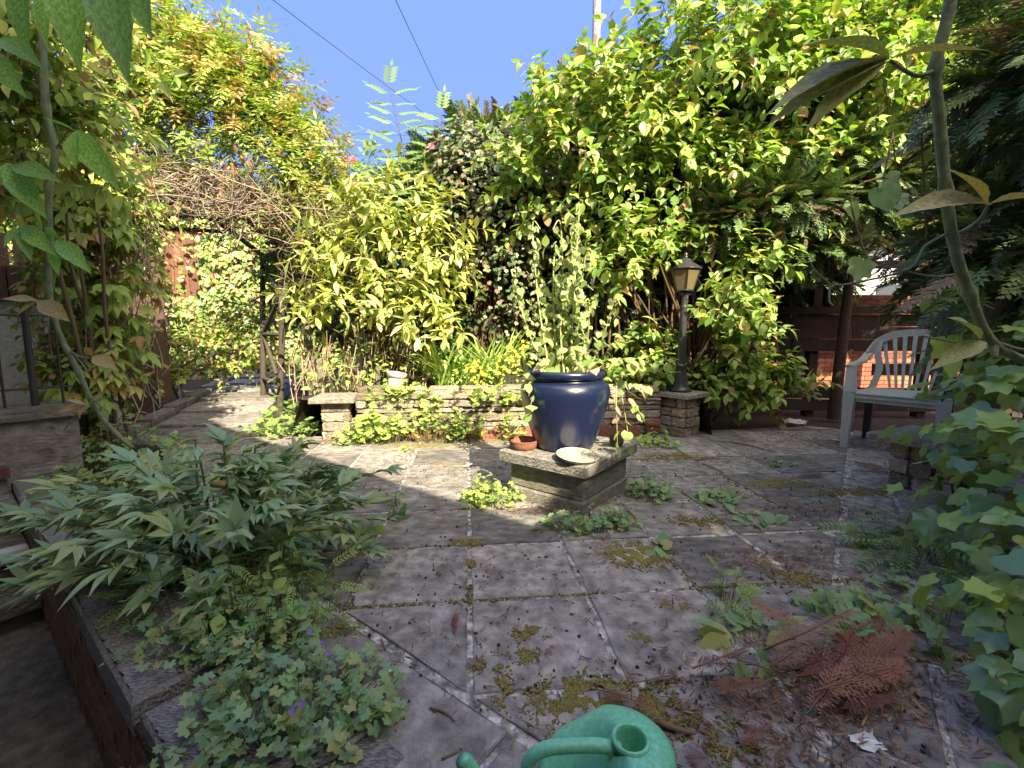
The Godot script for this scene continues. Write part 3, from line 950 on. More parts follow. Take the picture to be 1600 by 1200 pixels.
func build_chair():
	var s := 1.08
	var leg := Vector3(2.907, 0, -3.787)
	var o := thing("plastic_chair", "grey green moulded plastic garden armchair with a fan slatted back", "chair", leg + Vector3(0.42, 0, 0.0), -0.9)
	var pl := mat("sage plastic", 0.60, 0.63, 0.56, 0.45, "spots", Vector3(2, 2, 2), 0.2)
	var dark := mat("shade painted leg", 0.025, 0.025, 0.027, 0.5)  # rear legs coloured near black to stand for the shade on them
	var w := 0.285 * s
	var sy := 0.455 * s
	for e in [-1.0, 1.0]:
		var lm := MB.new()   # front leg flows up into the arm support
		bar(lm, Vector3(e * w, 0, 0.25 * s), Vector3(e * w * 0.97, sy, 0.235 * s), Vector2(0.05, 0.05), Vector2(0.085, 0.075))
		bar(lm, Vector3(e * w * 0.97, sy, 0.235 * s), Vector3(e * w * 1.02, 0.655 * s, 0.205 * s), Vector2(0.085, 0.07), Vector2(0.06, 0.055))
		part(o, "front_leg", lm.mesh(false), pl)
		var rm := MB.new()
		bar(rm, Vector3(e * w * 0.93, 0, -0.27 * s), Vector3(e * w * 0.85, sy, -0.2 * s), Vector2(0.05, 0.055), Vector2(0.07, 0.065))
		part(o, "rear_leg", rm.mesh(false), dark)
		var am := MB.new()
		var path := smooth_path([Vector3(e * w * 1.03, 0.66 * s, 0.235 * s), Vector3(e * w * 1.06, 0.675 * s, 0.10 * s), Vector3(e * w * 1.04, 0.69 * s, -0.08 * s), Vector3(e * w * 0.98, 0.75 * s, -0.19 * s), Vector3(e * w * 0.80, 0.855 * s, -0.25 * s), Vector3(e * w * 0.45, 0.915 * s, -0.28 * s), Vector3(0, 0.93 * s, -0.285 * s)], 4)
		for i in path.size() - 1:
			bar(am, path[i], path[i + 1] + (path[i + 1] - path[i]) * 0.08, Vector2(0.062, 0.022), Vector2(0.062, 0.022), Vector3(1, 0, 0) if i < 12 else Vector3(0, 1, 0))
		part(o, "arm", am.mesh(false), pl)
		var xm := MB.new()   # inner arch of the back
		var inner := smooth_path([Vector3(e * w * 0.84, sy, -0.2 * s), Vector3(e * w * 0.72, 0.62 * s, -0.225 * s), Vector3(e * w * 0.80, 0.76 * s, -0.235 * s), Vector3(e * w * 0.78, 0.85 * s, -0.25 * s)], 4)
		for i in inner.size() - 1: bar(xm, inner[i], inner[i + 1] + (inner[i + 1] - inner[i]) * 0.08, Vector2(0.05, 0.018), Vector2(0.05, 0.018))
		part(o, "back_frame", xm.mesh(false), pl)
	for k in 7:
		var f := (k - 3) / 3.0
		var bm := MB.new()
		bar(bm, Vector3(f * 0.12 * s, sy, -0.215 * s), Vector3(f * 0.2 * s, (0.925 - 0.05 * f * f) * s, -0.28 * s), Vector2(0.018, 0.012), Vector2(0.03, 0.012))
		part(o, "back_slat", bm.mesh(false), pl)
	var sm := MB.new()
	prism(sm, PackedVector2Array([Vector2(-w * 0.97, 0.26 * s), Vector2(w * 0.97, 0.26 * s), Vector2(w * 1.0, 0.1 * s), Vector2(w * 0.86, -0.23 * s), Vector2(-w * 0.86, -0.23 * s), Vector2(-w * 1.0, 0.1 * s)]), sy - 0.018, sy + 0.006, 0.01, 0.006)
	part(o, "seat", sm.mesh(false), pl)
	var ap := MB.new()
	for y in 2:
		bar(ap, Vector3(-w * 0.9, sy - 0.035 - y * 0.03, 0.25 * s - y * 0.012), Vector3(w * 0.9, sy - 0.035 - y * 0.03, 0.25 * s - y * 0.012), Vector2(0.026, 0.026), Vector2(0.026, 0.026), Vector3.UP)
	part(o, "apron", ap.mesh(false), pl)

func build_can():
	var c := Vector3(0.168, 0, -0.735)
	var o := thing("watering_can", "green plastic watering can with a round filler hole and hooped handle", "watering can", c, 0.06)
	var g := mat("green plastic", 0.26, 0.82, 0.50, 0.40, "spots", Vector3(3, 3, 3), 0.12)
	var mb := MB.new()
	var n := 48
	var hole := Vector3(0.046, 0.272, 0.012)
	var rings := [[0.0, 0.0, 0.0, 0], [0.0, 0.118, 0.105, 0], [0.012, 0.128, 0.115, 0], [0.10, 0.130, 0.118, 0], [0.185, 0.128, 0.117, 0], [0.212, 0.120, 0.110, 0.15], [0.228, 0.102, 0.094, 0.5], [0.238, 0.075, 0.070, 0.85], [0.243, 0.05, 0.048, 1.0], [0.245, 0.0335, 0.0335, 1.0]]
	for r in rings:
		for j in n + 1:
			var w := TAU * j / n
			var q := Vector3(cos(w) * r[1], r[0], sin(w) * r[2])
			q.x += hole.x * r[3] * 0.96
			q.z += hole.z * r[3]
			var hood := smoothstep(-0.035, 0.03, q.x) * smoothstep(0.16, 0.24, r[0])
			q.y += 0.030 * hood
			q.y -= 0.075 * (1.0 - hood) * smoothstep(0.15, 0.23, r[0]) * smoothstep(-0.085, -0.01, q.z)
			mb.p(q)
	for i in rings.size() - 1:
		for j in n:
			var a := i * (n + 1) + j
			mb.quad(a, a + 1, a + n + 2, a + n + 1)
	part(o, "body", mb.mesh(), g)
	var rim := part(o, "filler_rim", lathe([Vector2(0.034, 0), Vector2(0.033, 0.005), Vector2(0.0295, 0.007), Vector2(0.0265, 0.004), Vector2(0.0255, -0.006), Vector2(0.0255, -0.07), Vector2(0, -0.075)], 36), g)
	rim.position = Vector3(hole.x * 0.96, 0.2745, hole.z)
	var hm := MB.new()
	var hp := smooth_path([Vector3(0.025, 0.250, 0.005), Vector3(-0.01, 0.263, 0.008), Vector3(-0.06, 0.268, 0.010), Vector3(-0.108, 0.265, 0.010), Vector3(-0.136, 0.246, 0.010), Vector3(-0.143, 0.20, 0.010), Vector3(-0.122, 0.12, 0.010)], 6)
	tube(hm, hp, [0.0135, 0.0125, 0.012], 14)
	part(o, "handle", hm.mesh(), g)
	var sp := MB.new()
	tube(sp, smooth_path([Vector3(-0.10, 0.07, 0.02), Vector3(-0.16, 0.12, 0.015), Vector3(-0.225, 0.20, 0.008), Vector3(-0.248, 0.235, 0.005)], 5), taper(0.026, 0.0125, 15), 18, false)
	part(o, "spout", sp.mesh(), g)
	var tp := MB.new()
	tube(tp, [Vector3(-0.244, 0.228, 0.005), Vector3(-0.256, 0.248, 0.004)], [0.0155, 0.0145], 18, false)
	tube(tp, [Vector3(-0.256, 0.248, 0.004), Vector3(-0.247, 0.231, 0.005)], [0.0145, 0.009], 18, true)
	part(o, "spout_ring", tp.mesh(), g)

func build_small():
	# cream planter tipped over on the wall
	var b := thing("white_planter", "small cream plastic planter tilted on top of the dwarf wall", "planter", at(617, 606, 4.38))
	b.rotation = Vector3(0.05, 0.2, -0.16)
	var cream := mat("cream plastic", 0.70, 0.62, 0.48, 0.6)
	part(b, "pot", lathe([Vector2(0, 0), Vector2(0.062, 0), Vector2(0.068, 0.01), Vector2(0.082, 0.12), Vector2(0.078, 0.12), Vector2(0.06, 0.02), Vector2(0, 0.02)], 28), cream)
	part(b, "rim", lathe([Vector2(0.082, 0.118), Vector2(0.096, 0.12), Vector2(0.099, 0.15), Vector2(0.092, 0.152), Vector2(0.082, 0.125)], 28), mat("cream rim", 0.52, 0.42, 0.36, 0.6))
	# small clay pot beside the lamp pier
	var cp := thing("clay_pot", "small terracotta pot standing against the lamp pier", "flowerpot", Vector3(1.36, 0, -4.28))
	part(cp, "body", lathe([Vector2(0, 0), Vector2(0.05, 0), Vector2(0.07, 0.12), Vector2(0.064, 0.12), Vector2(0.045, 0.02), Vector2(0, 0.02)], 24), mats["terracotta"])
	part(cp, "rim", lathe([Vector2(0.07, 0.115), Vector2(0.08, 0.118), Vector2(0.082, 0.15), Vector2(0.074, 0.152), Vector2(0.066, 0.118)], 24), mats["terracotta"])
	# litter
	var white := mat("white paper", 0.72, 0.72, 0.70, 0.8)
	for q in [[1240, 662, 0.12, "crumpled white paper scrap lying in front of the dark fence", 3], [1352, 1165, 0.036, "crumpled white plastic wrapper lying among the ivy and dead fronds", 9], [1306, 689, 0.03, "tiny white scrap on the paving near the chair leg", 5]]:
		var m := MB.new()
		var r := RandomNumberGenerator.new()
		r.seed = q[4]
		var k := 7
		for i in k:
			for j in k: m.p(Vector3((i - 3) * q[2] / 3.2 + r.randf_range(-0.25, 0.25) * q[2] * 0.5, r.randf() * q[2] * 0.45, (j - 3) * q[2] / 5.0 + r.randf_range(-0.2, 0.2) * q[2] * 0.4))
		for i in k - 1:
			for j in k - 1: m.quad(i * k + j, i * k + j + k, i * k + j + k + 1, i * k + j + 1)
		var o := part(self, "paper_scrap", m.mesh(false), white, Transform3D(Basis(), ground(q[0], q[1]) + Vector3.UP * 0.004))
		tag(o, q[3], "litter", "scraps of litter")
	# twigs
	var bark := mat("twig bark", 0.20, 0.13, 0.085, 0.95)
	for q in [[1140, 692, 1195, 704, 0.008, "bare straight twig on the paving between pier and chair"], [1099, 727, 1131, 741, 0.008, "short forked twig on mossy paving beyond the plinth"], [1030, 1135, 1086, 1152, 0.009, "thick broken stick beside the watering can"], [672, 1110, 711, 1131, 0.004, "thin twig lying across a paving joint near the groundcover"], [1140, 958, 1245, 1005, 0.006, "long pale stalk lying by the dandelion and dead fronds"], [596, 1003, 603, 1018, 0.004, "short curled twig caught in the diagonal paving joint"], [690, 1190, 716, 1178, 0.004, "thin twig beside the watering can spout"]]:
		var a: Vector3 = ground(q[0], q[1]) + Vector3.UP * (q[4] + 0.003)
		var e: Vector3 = ground(q[2], q[3]) + Vector3.UP * (q[4] + 0.003)
		var tm := MB.new()
		tube(tm, curve(a, a.lerp(e, 0.5) + Vector3(rr(-0.02, 0.02), 0.004, rr(-0.02, 0.02)), e, 5), taper(q[4], q[4] * 0.55, 5), 6)
		var o := part(self, "twig", tm.mesh(), bark)
		tag(o, q[5], "twig", "twigs on the paving")

func plank_fence(o: Node3D, from: Vector3, along: Vector3, n: int, w: float, gap: float, h: float, tones: Array, vary := 0.05):
	for k in n:
		var m := MB.new()
		var hh := h + rr(-vary, vary)
		prism(m, PackedVector2Array([Vector2(0, -0.011), Vector2(w, -0.011), Vector2(w, 0.011), Vector2(0, 0.011)]), 0.0, hh, 0.004)
		part(o, "plank", m.mesh(false), tones[rng.randi() % tones.size()], o.transform.affine_inverse() * Transform3D(Basis(Vector3.UP, atan2(-along.z, along.x) + rr(-0.02, 0.02)) * Basis(Vector3.BACK, rr(-0.012, 0.012)), from + along * k * (w + gap) + Vector3(-along.z, 0, along.x) * (0.026 if k % 2 == 0 else 0.0)))
func build_fences():
	var reds := []
	for k in 4: reds.append(mat("red fence %d" % k, 0.27 + 0.03 * k, 0.125 + 0.012 * k, 0.085, 0.9, "wood", Vector3(9, 1.2, 9), 1.2))
	var along := Vector3(0.95, 0, -0.31).normalized()
	var o := thing("plank_fence", "red brown upright plank fence half buried in ivy beyond the arch", "fence", Vector3(-7.5, 0.0, -10.0))
	plank_fence(o, Vector3(-10.4, -0.05, -9.35), along, 36, 0.2, -0.03, 3.6, reds, 0.16)
	for y in [0.7, 2.9]:
		var m := MB.new()
		bar(m, Vector3(-10.4, y, -9.44), Vector3(-10.4, y, -9.44) + along * 6.1, Vector2(0.05, 0.08), Vector2(0.05, 0.08))
		wpart(o, "rail", m.mesh(false), reds[0])
	# weathered fence on the left beyond the railing
	var l := thing("plank_fence", "dull brown plank fence behind the white wall and railing", "fence", hw(7.0, 0, 0.4))
	plank_fence(l, hw(6.9, 0, -1.2), N, 17, 0.15, 0.03, 2.0, [mat("grey plank", 0.16, 0.10, 0.075, 0.95, "wood", Vector3(9, 1.2, 9), 1.2), mats["old plank"]], 0.06)
	# dark fence behind the chair: lapped boards with broken gaps, posts and a rail on top
	var darks := []
	for k in 3: darks.append(mat("dark board %d" % k, 0.075 + 0.012 * k, 0.043 + 0.006 * k, 0.03, 0.95, "wood", Vector3(1.5, 9, 1.5), 1.4))
	var d := thing("board_fence", "dark brown board fence with broken gaps behind the plastic chair", "fence", Vector3(3.6, 0, -5.45))
	var f := Vector3(2.2, 0, -5.55)
	var e := Vector3(6.4, 0, -5.2)
	var fd := (e - f).normalized()
	for row in 8:
		var x := 0.0
		while x < 4.1:
			var l2 := rr(0.7, 1.25)
			if not (row in [2, 3, 4, 6] and rng.randf() < 0.36):
				var m := MB.new()
				var y := 0.06 + row * 0.145
				bar(m, f + fd * x + Vector3(0, y + 0.07, rr(0, 0.02)), f + fd * minf(x + l2 - 0.02, 4.2) + Vector3(0, y + 0.07 + rr(-0.012, 0.012), rr(0, 0.02)), Vector2(0.14, 0.016), Vector2(0.14, 0.016), Vector3.UP)
				part(d, "board", m.mesh(false), darks[rng.randi() % 3], d.transform.affine_inverse())
			x += l2
	for k in 4:
		var m := MB.new()
		prism(m, rect(0.1, 0.1), 0, 1.95 if k != 1 else 1.6, 0.012)
		part(d, "post", m.mesh(false), darks[k % 3], d.transform.affine_inverse() * Transform3D(Basis(), f + fd * (0.2 + k * 1.28) + Vector3(0, -0.02, -0.075)))
	for y in [1.26, 1.78]:
		var m := MB.new()
		bar(m, f + Vector3(0, y, 0.03), e + Vector3(0, y + 0.02, 0.03), Vector2(0.085, 0.04), Vector2(0.085, 0.04), Vector3.UP)
		wpart(d, "rail", m.mesh(false), darks[1])
	# beyond it: a red brick wall and a white rendered outbuilding
	var bw := thing("brick_wall", "sunlit red brick wall seen through the gaps of the dark fence", "wall", Vector3(4.6, 0, -7.4))
	var core := MB.new()
	prism(core, PackedVector2Array([Vector2(2.2, -7.52), Vector2(8.6, -7.52), Vector2(8.6, -7.44), Vector2(2.2, -7.44)]), -0.03, 1.62, 0.004)
	wpart(bw, "mortar", core.mesh(false), mat("wall mortar", 0.42, 0.36, 0.30, 1.0))
	var bm := box(0.213, 0.063, 0.05, 0.003)
	var reds2 := [mat("red brick", 0.42, 0.135, 0.075, 0.92, "stone", Vector3(4, 4, 4), 0.8), mat("red brick 1", 0.34, 0.11, 0.07, 0.92, "stone", Vector3(4, 4, 4), 0.8), mat("red brick 2", 0.47, 0.18, 0.10, 0.92, "stone", Vector3(4, 4, 4), 0.8)]
	var rest := []
	for row in 22:
		for k in 24:
			var q := Vector3(2.4 + k * 0.223 + (0.11 if row % 2 == 0 else 0.0), 0.0 + row * 0.0735, -7.435)
			if row > 7 and k > 6 and k < 22: part(bw, "brick", bm, reds2[rng.randi() % 3], Transform3D(Basis(), q - bw.position))
			else: rest.append(Transform3D(Basis(), q - bw.position))
	scatter(bw, "lower_bricks", bm, tinted("brick copies", 0.92), rest, [Color(0.42, 0.135, 0.075), Color(0.34, 0.11, 0.07), Color(0.47, 0.18, 0.10)])
	var wb := thing("outbuilding", "white rendered outbuilding with a dark eave beyond the brick wall", "building", Vector3(6.5, 0, -10.5))
	var wm := MB.new()
	prism(wm, PackedVector2Array([Vector2(3.9, -9.0), Vector2(9.5, -9.0), Vector2(9.5, -12.5), Vector2(3.9, -12.5)]), -0.03, 2.75, 0.01)
	wpart(wb, "wall", wm.mesh(false), mat("white render", 0.80, 0.80, 0.80, 0.9, "stone", Vector3(1.5, 1.5, 1.5), 0.4))
	var rm := MB.new()
	prism(rm, PackedVector2Array([Vector2(3.7, -8.75), Vector2(9.7, -8.75), Vector2(9.7, -12.7), Vector2(3.7, -12.7)]), 2.752, 2.9, 0.02)
	wpart(wb, "roof", rm.mesh(false), mat("felt roof", 0.09, 0.085, 0.085, 0.95))
	for x in [5.2, 7.2]:
		var gm := MB.new()
		prism(gm, PackedVector2Array([Vector2(x, -8.985), Vector2(x + 0.9, -8.985), Vector2(x + 0.9, -9.04), Vector2(x, -9.04)]), 0.9, 1.95, 0.01)
		var win := wpart(wb, "window", gm.mesh(false), mat("window glass", 0.05, 0.06, 0.07, 0.1))
		var s := MB.new()
		prism(s, PackedVector2Array([Vector2(x - 0.06, -8.93), Vector2(x + 0.96, -8.93), Vector2(x + 0.96, -8.996), Vector2(x - 0.06, -8.996)]), 0.84, 0.897, 0.008)
		part(win, "sill", s.mesh(false), mat("white paper", 0.72, 0.72, 0.70, 0.8))
	# pale stakes in the bed by the arch
	var grey := mat("silvered timber", 0.36, 0.31, 0.25, 0.95, "wood", Vector3(9, 1.4, 9), 1.4)
	for q in [[484, 500, 600, 4.95, 0.085, "weathered pale picket standing among dry canes near the arch"], [562, 545, 598, 4.8, 0.06, "short grey picket between the dry canes and spotted laurel"], [588, 540, 598, 4.8, 0.05, "thin pale picket beside the tilted cream planter"], [500, 560, 620, 4.7, 0.05, "leaning pale stake behind the bare stone pier"]]:
		var top := at(q[0], q[1], q[3])
		var m := MB.new()
		prism(m, rect(q[4], 0.03), 0.0, top.y - 0.30, 0.006)
		var pk := part(self, "wooden_picket", m.mesh(false), grey, Transform3D(Basis(Vector3.BACK, rr(-0.05, 0.05)) * Basis(Vector3.UP, rr(-0.3, 0.3)), Vector3(top.x, 0.30, top.z)))
		tag(pk, q[5], "picket", "old pickets in the bed")
	# rustic arch
	var bark := mat("rustic pole", 0.17, 0.14, 0.105, 0.95, "bark", Vector3(4, 4, 4), 1.6)
	var ar := thing("garden_arch", "rustic pole arch smothered in climbing rose over the path", "arch", Vector3(-3.7, 0.05, -5.9))
	var p1 := Vector3(-3.02, 0.0, -5.75)
	var p2 := Vector3(-3.62, 0.0, -6.45)
	var q1 := Vector3(-4.55, 0.0, -5.35)
	var q2 := Vector3(-5.15, 0.0, -6.05)
	var tops := {}
	for q in [p1, p2, q1, q2]:
		var t: Vector3 = q + Vector3(0.12 if q.x > -4 else 0.05, 2.08, 0.0)
		tops[q] = t
		var m := MB.new()
		tube(m, [q - Vector3.UP * 0.05, q.lerp(t, 0.5) + Vector3(rr(-0.03, 0.03), 0, 0), t], [0.042, 0.038, 0.034], 8)
		wpart(ar, "post", m.mesh(), bark)
	for pair in [[p1, p2], [q1, q2]]:
		for y in [0.35, 0.98, 1.45, 2.04]:
			var m := MB.new()
			tube(m, [pair[0].lerp(tops[pair[0]], y / 2.08), pair[1].lerp(tops[pair[1]], y / 2.08)], [0.028], 7)
			wpart(ar, "rung", m.mesh(), bark)
		for k in 3:
			var m := MB.new()
			var y0: float = [0.35, 0.98, 1.45][k]
			var y1: float = [0.98, 1.45, 2.04][k]
			tube(m, [pair[k % 2].lerp(tops[pair[k % 2]], y0 / 2.08), pair[1 - k % 2].lerp(tops[pair[1 - k % 2]], y1 / 2.08)], [0.026], 7)
			wpart(ar, "brace", m.mesh(), bark)
	var apex := Vector3(0, 0.55, 0)
	for pair in [[p1, q1], [p2, q2]]:
		var m := MB.new()
		var mid: Vector3 = tops[pair[0]].lerp(tops[pair[1]], 0.5) + apex
		tube(m, [tops[pair[0]], tops[pair[0]].lerp(mid, 0.6) + Vector3.UP * 0.08, mid], [0.034], 7)
		tube(m, [tops[pair[1]], tops[pair[1]].lerp(mid, 0.6) + Vector3.UP * 0.08, mid], [0.034], 7)
		wpart(ar, "rafter", m.mesh(), bark)
		var tm := MB.new()
		tube(tm, [tops[pair[0]].lerp(mid, 0.55), tops[pair[1]].lerp(mid, 0.55)], [0.026], 7)
		wpart(ar, "tie", tm.mesh(), bark)
	# utility pole and its wires, far behind the hedge
	var up := thing("utility_pole", "pale utility pole rising behind the big shrub", "utility pole", Vector3(4.35, 0, -25.0))
	part(up, "pole", lathe([Vector2(0.26, 0), Vector2(0.22, 12), Vector2(0.2, 22), Vector2(0, 22.05)], 16), mat("pale pole", 0.62, 0.60, 0.56, 0.9, "bark", Vector3(1, 0.2, 1)))
	var cm := MB.new()
	bar(cm, Vector3(-0.9, 20.9, 0), Vector3(0.9, 20.9, 0), Vector2(0.14, 0.12), Vector2(0.14, 0.12), Vector3.UP)
	part(up, "cross_arm", cm.mesh(false), mat("cross arm", 0.2, 0.15, 0.1))
	var k := 0
	for q in [[440, -4, 705, 205, 14.0, 26.0], [622, -4, 705, 180, 16.0, 26.0], [400, 196, 800, 212, 24.0, 24.0], [520, 240, 760, 205, 20.0, 26.0], [540, 262, 760, 222, 20.0, 26.0]]:
		var a := at(q[0], q[1], q[4])
		var e2 := at(q[2], q[3], q[5])
		var m := MB.new()
		var a0 := a + (a - e2) * 1.4
		tube(m, curve(a0, a0.lerp(e2, 0.5) - Vector3.UP * 0.5, e2 + (e2 - a) * 0.3, 12), [0.014], 4)
		var wire := part(self, "overhead_wire", m.mesh(), mat("wire", 0.06, 0.065, 0.08, 0.6))
		tag(wire, ["thick dark wire crossing the sky diagonally above the arch", "faint steep wire running down from the top of the sky", "level wire crossing the sky behind the ash shoots", "slanting wire low in the sky gap behind the ash shoots", "lowest slanting wire in the gap above the spotted laurel"][k], "wire", "overhead wires")
		k += 1

# ---------- plants ----------
var L := {}
func make_leaves():
	L.oval = [leaf_blade([0.02, 0.24, 0.33, 0.30, 0.18, 0.0], 0.30, -0.22), leaf_blade([0.02, 0.26, 0.35, 0.31, 0.18, 0.0], 0.12, -0.08), leaf_blade([0.02, 0.22, 0.30, 0.28, 0.17, 0.0], 0.42, -0.42)]
	L.laurel = [leaf_blade([0.02, 0.11, 0.18, 0.19, 0.12, 0.0], 0.28, -0.2), leaf_blade([0.02, 0.10, 0.17, 0.17, 0.11, 0.0], 0.45, -0.35), leaf_blade([0.02, 0.12, 0.19, 0.20, 0.13, 0.0], 0.15, 0.05)]
	var lance := [0.015, 0.08, 0.125, 0.13, 0.10, 0.05, 0.0]
	L.peony = [palmate(5, 55, lance, -0.35, 0.0, 0.45), palmate(3, 38, [0.015, 0.10, 0.15, 0.15, 0.11, 0.055, 0.0], -0.2, 0.0, 0.25), palmate(3, 26, lance, -0.55, 0.0, 0.3), palmate(4, 50, lance, -0.1, 0.0, 0.5), palmate(2, 20, [0.015, 0.11, 0.16, 0.16, 0.12, 0.06, 0.0], -0.4, 0.0, 0.1)]
	var creep := [0.015, 0.10, 0.16, 0.19, 0.20, 0.17, 0.13, 0.06, 0.0]
	L.creeper = [palmate(5, 78, creep, -0.35, 0.06, 0.4), palmate(5, 70, creep, -0.6, 0.06, 0.4), palmate(3, 55, creep, -0.3, 0.06, 0.3)]
	var ivy := mirror_rim([[0, 0.66], [10, 0.51], [22, 0.43], [34, 0.45], [47, 0.54], [58, 0.46], [72, 0.38], [90, 0.40], [104, 0.45], [122, 0.40], [145, 0.30], [165, 0.24], [180, 0.12]])
	var ivy2 := mirror_rim([[0, 0.58], [16, 0.47], [30, 0.42], [46, 0.46], [62, 0.42], [85, 0.40], [110, 0.41], [140, 0.34], [180, 0.14]])
	L.ivy = [leaf_round(ivy, 0.32, 0.15, 0.08), leaf_round(ivy2, 0.32, -0.25, 0.05), leaf_round(ivy, 0.32, -0.1, -0.14)]
	var small := mirror_rim([[0, 0.55], [30, 0.34], [55, 0.46], [100, 0.36], [145, 0.32], [180, 0.14]])
	L.smallivy = [leaf_round(small, 0.3, -0.2), leaf_round(small, 0.3, 0.2)]
	L.scallop = [leaf_round(scallop_rim(7, 0.28), 0.0, 0.35, 0.06), leaf_round(scallop_rim(6, 0.36), 0.0, 0.1, 0.1), leaf_round(scallop_rim(5, 0.30), 0.0, -0.25, 0.05)]
	var heart := mirror_rim([[0, 0.62], [14, 0.50], [35, 0.46], [65, 0.44], [100, 0.43], [135, 0.42], [160, 0.36], [180, 0.20]])
	L.heart = [leaf_round(heart, 0.30, -0.35), leaf_round(heart, 0.30, 0.3, 0.06), leaf_round(heart, 0.30, -0.8)]
	L.rose = [pinnate(3, 0.42, -0.2), pinnate(2, 0.5, -0.35)]
	L.ash = [pinnate(5, 0.42, -0.25), pinnate(6, 0.38, -0.4)]
	L.fern = [pinnate(7, 0.22, -0.35)]
	L.frond = [frond(11, 2, 0.42, -0.18, 0.045, 1), frond(10, 2, 0.5, -0.32, 0.05, 2), frond(12, 1, 0.36, -0.1, 0.055, 3)]
	L.blade = [leaf_blade([0.02, 0.024, 0.024, 0.022, 0.016, 0.0], 0.5, -0.35), leaf_blade([0.02, 0.022, 0.022, 0.02, 0.014, 0.0], 0.5, -0.7), leaf_blade([0.02, 0.024, 0.024, 0.022, 0.016, 0.0], 0.5, -0.1)]

func weeds(called: String, label: String, category: String, c: Vector3, rx: float, rz: float, n: int, kinds: Array, size: float, high: float, colours: Array, group := "", flowers := 0, flower := Color(0.25, 0.12, 0.6), most := 300) -> Node3D:
	var o := thing(called, label, category, c, 0, group)
	var xs := []
	var stalks := MB.new()
	for i in n:
		var w := rr(0, TAU)
		var r := sqrt(rng.randf()) * rr(0.8, 1.25)
		var q := c + Vector3(cos(w) * rx * r, 0, sin(w) * rz * r)
		var lump := noise.get_noise_2d(q.x * 420, q.z * 420)
		if lump < -0.22: continue
		var h := high * rr(0.25, 1.0) * (1.0 - 0.35 * minf(r * r, 1.3)) * (0.75 + lump)
		var root := q.lerp(c, 0.25)
		root.y = c.y - 0.01
		var e := q + Vector3.UP * h
		tube(stalks, curve(root, root.lerp(e, 0.5) + Vector3.UP * h * 0.3, e, 2), [0.0016, 0.0012, 0.001], 3, false)
		var out := Vector3(cos(w), 0, sin(w))
		xs.append(xf(e, out + rv() * 0.6 + Vector3.UP * rr(-0.3, 0.2), Vector3.UP * 1.2 + rv() * 0.75 + Vector3(0, 0, 0.35), size * rr(0.5, 1.2)))
	wpart(o, "stalks", stalks.mesh(), mat("green stalk", 0.10, 0.14, 0.05, 0.7)).set_meta("kind", "stuff")
	leafage(o, kinds, xs, colours, 0.55, Color(0.5, 0.6, 0.2), most)
	for k in flowers:
		var w := rr(0, TAU)
		var q := c + Vector3(cos(w) * rx * 0.7 * rng.randf(), high * rr(0.8, 1.1), sin(w) * rz * 0.7)
		wpart(o, "flower", petals(q, Vector3(rr(-0.3, 0.3), 0.6, 0.7), 0.009, 5), leafmat(flower, 0.6, Color(0.3, 0.3, 0.3)))
	return o
func petals(c: Vector3, up: Vector3, r: float, n: int, layers := 1) -> ArrayMesh:
	var mb := MB.new()
	var u := up.normalized()
	var s := u.cross(Vector3(0.3, 0.2, 0.9)).normalized()
	for l in layers:
		for k in n:
			var w := TAU * (k + 0.5 * l) / n
			var d := s.rotated(u, w)
			var x := d.cross(u)
			var lift := 0.15 + 0.45 * l
			var rr2 := r * (1.0 - 0.22 * l)
			var a := mb.p(c)
			var b := mb.p(c + d * rr2 * 0.6 + x * rr2 * 0.42 + u * rr2 * lift * 0.8)
			var e := mb.p(c + d * rr2 + u * rr2 * lift)
			var f := mb.p(c + d * rr2 * 0.6 - x * rr2 * 0.42 + u * rr2 * lift * 0.8)
			mb.quad(a, b, e, f)
	return mb.mesh(true)

func conifer(called: String, label: String, blobs: Array, n: int, size: float, colours: Array, base: Vector3, droop := 0.4, group := "", top := 4.0, thick := 1.0):
	var o := thing(called, label, "tree", base, 0, group)
	var xs := []
	for p in crown_points(blobs, n, 0.72, 0.22, 0.55):
		var d: Vector3 = p[1] + Vector3(0, -droop * rr(0.2, 1.4), 0) + rv() * 0.45
		xs.append(xf(p[0] - d.normalized() * size * 0.4, d, Vector3.UP + p[1] * 0.5 + rv() * 0.5, size * rr(0.7, 1.25)))
	var t := MB.new()
	tube(t, [base - Vector3.UP * 0.1, base + Vector3(0.05, top * 0.4, 0), base + Vector3(0, top * 0.9, 0)], [0.13 * thick, 0.10 * thick, 0.03], 8)
	for k in 26:
		var b: Array = blobs[k % blobs.size()]
		var v := rv()
		v.y = absf(v.y) * 0.3
		var e: Vector3 = b[0] + v * b[1] * 0.85
		var s := base + Vector3.UP * clampf(e.y - base.y - 0.3, 0.25, top * 0.85)
		tube(t, curve(s, s.lerp(e, 0.5) + Vector3.UP * 0.12, e, 4), taper(0.03, 0.008, 4), 5, false)
	wpart(o, "trunk", t.mesh(), mat("conifer bark", 0.13, 0.085, 0.06, 0.95, "bark", Vector3(3, 3, 3), 1.2))
	leafage(o, L.frond, xs, colours, 0.6, Color(0.25, 0.3, 0.12), 0, "frond", "foliage")
	return o

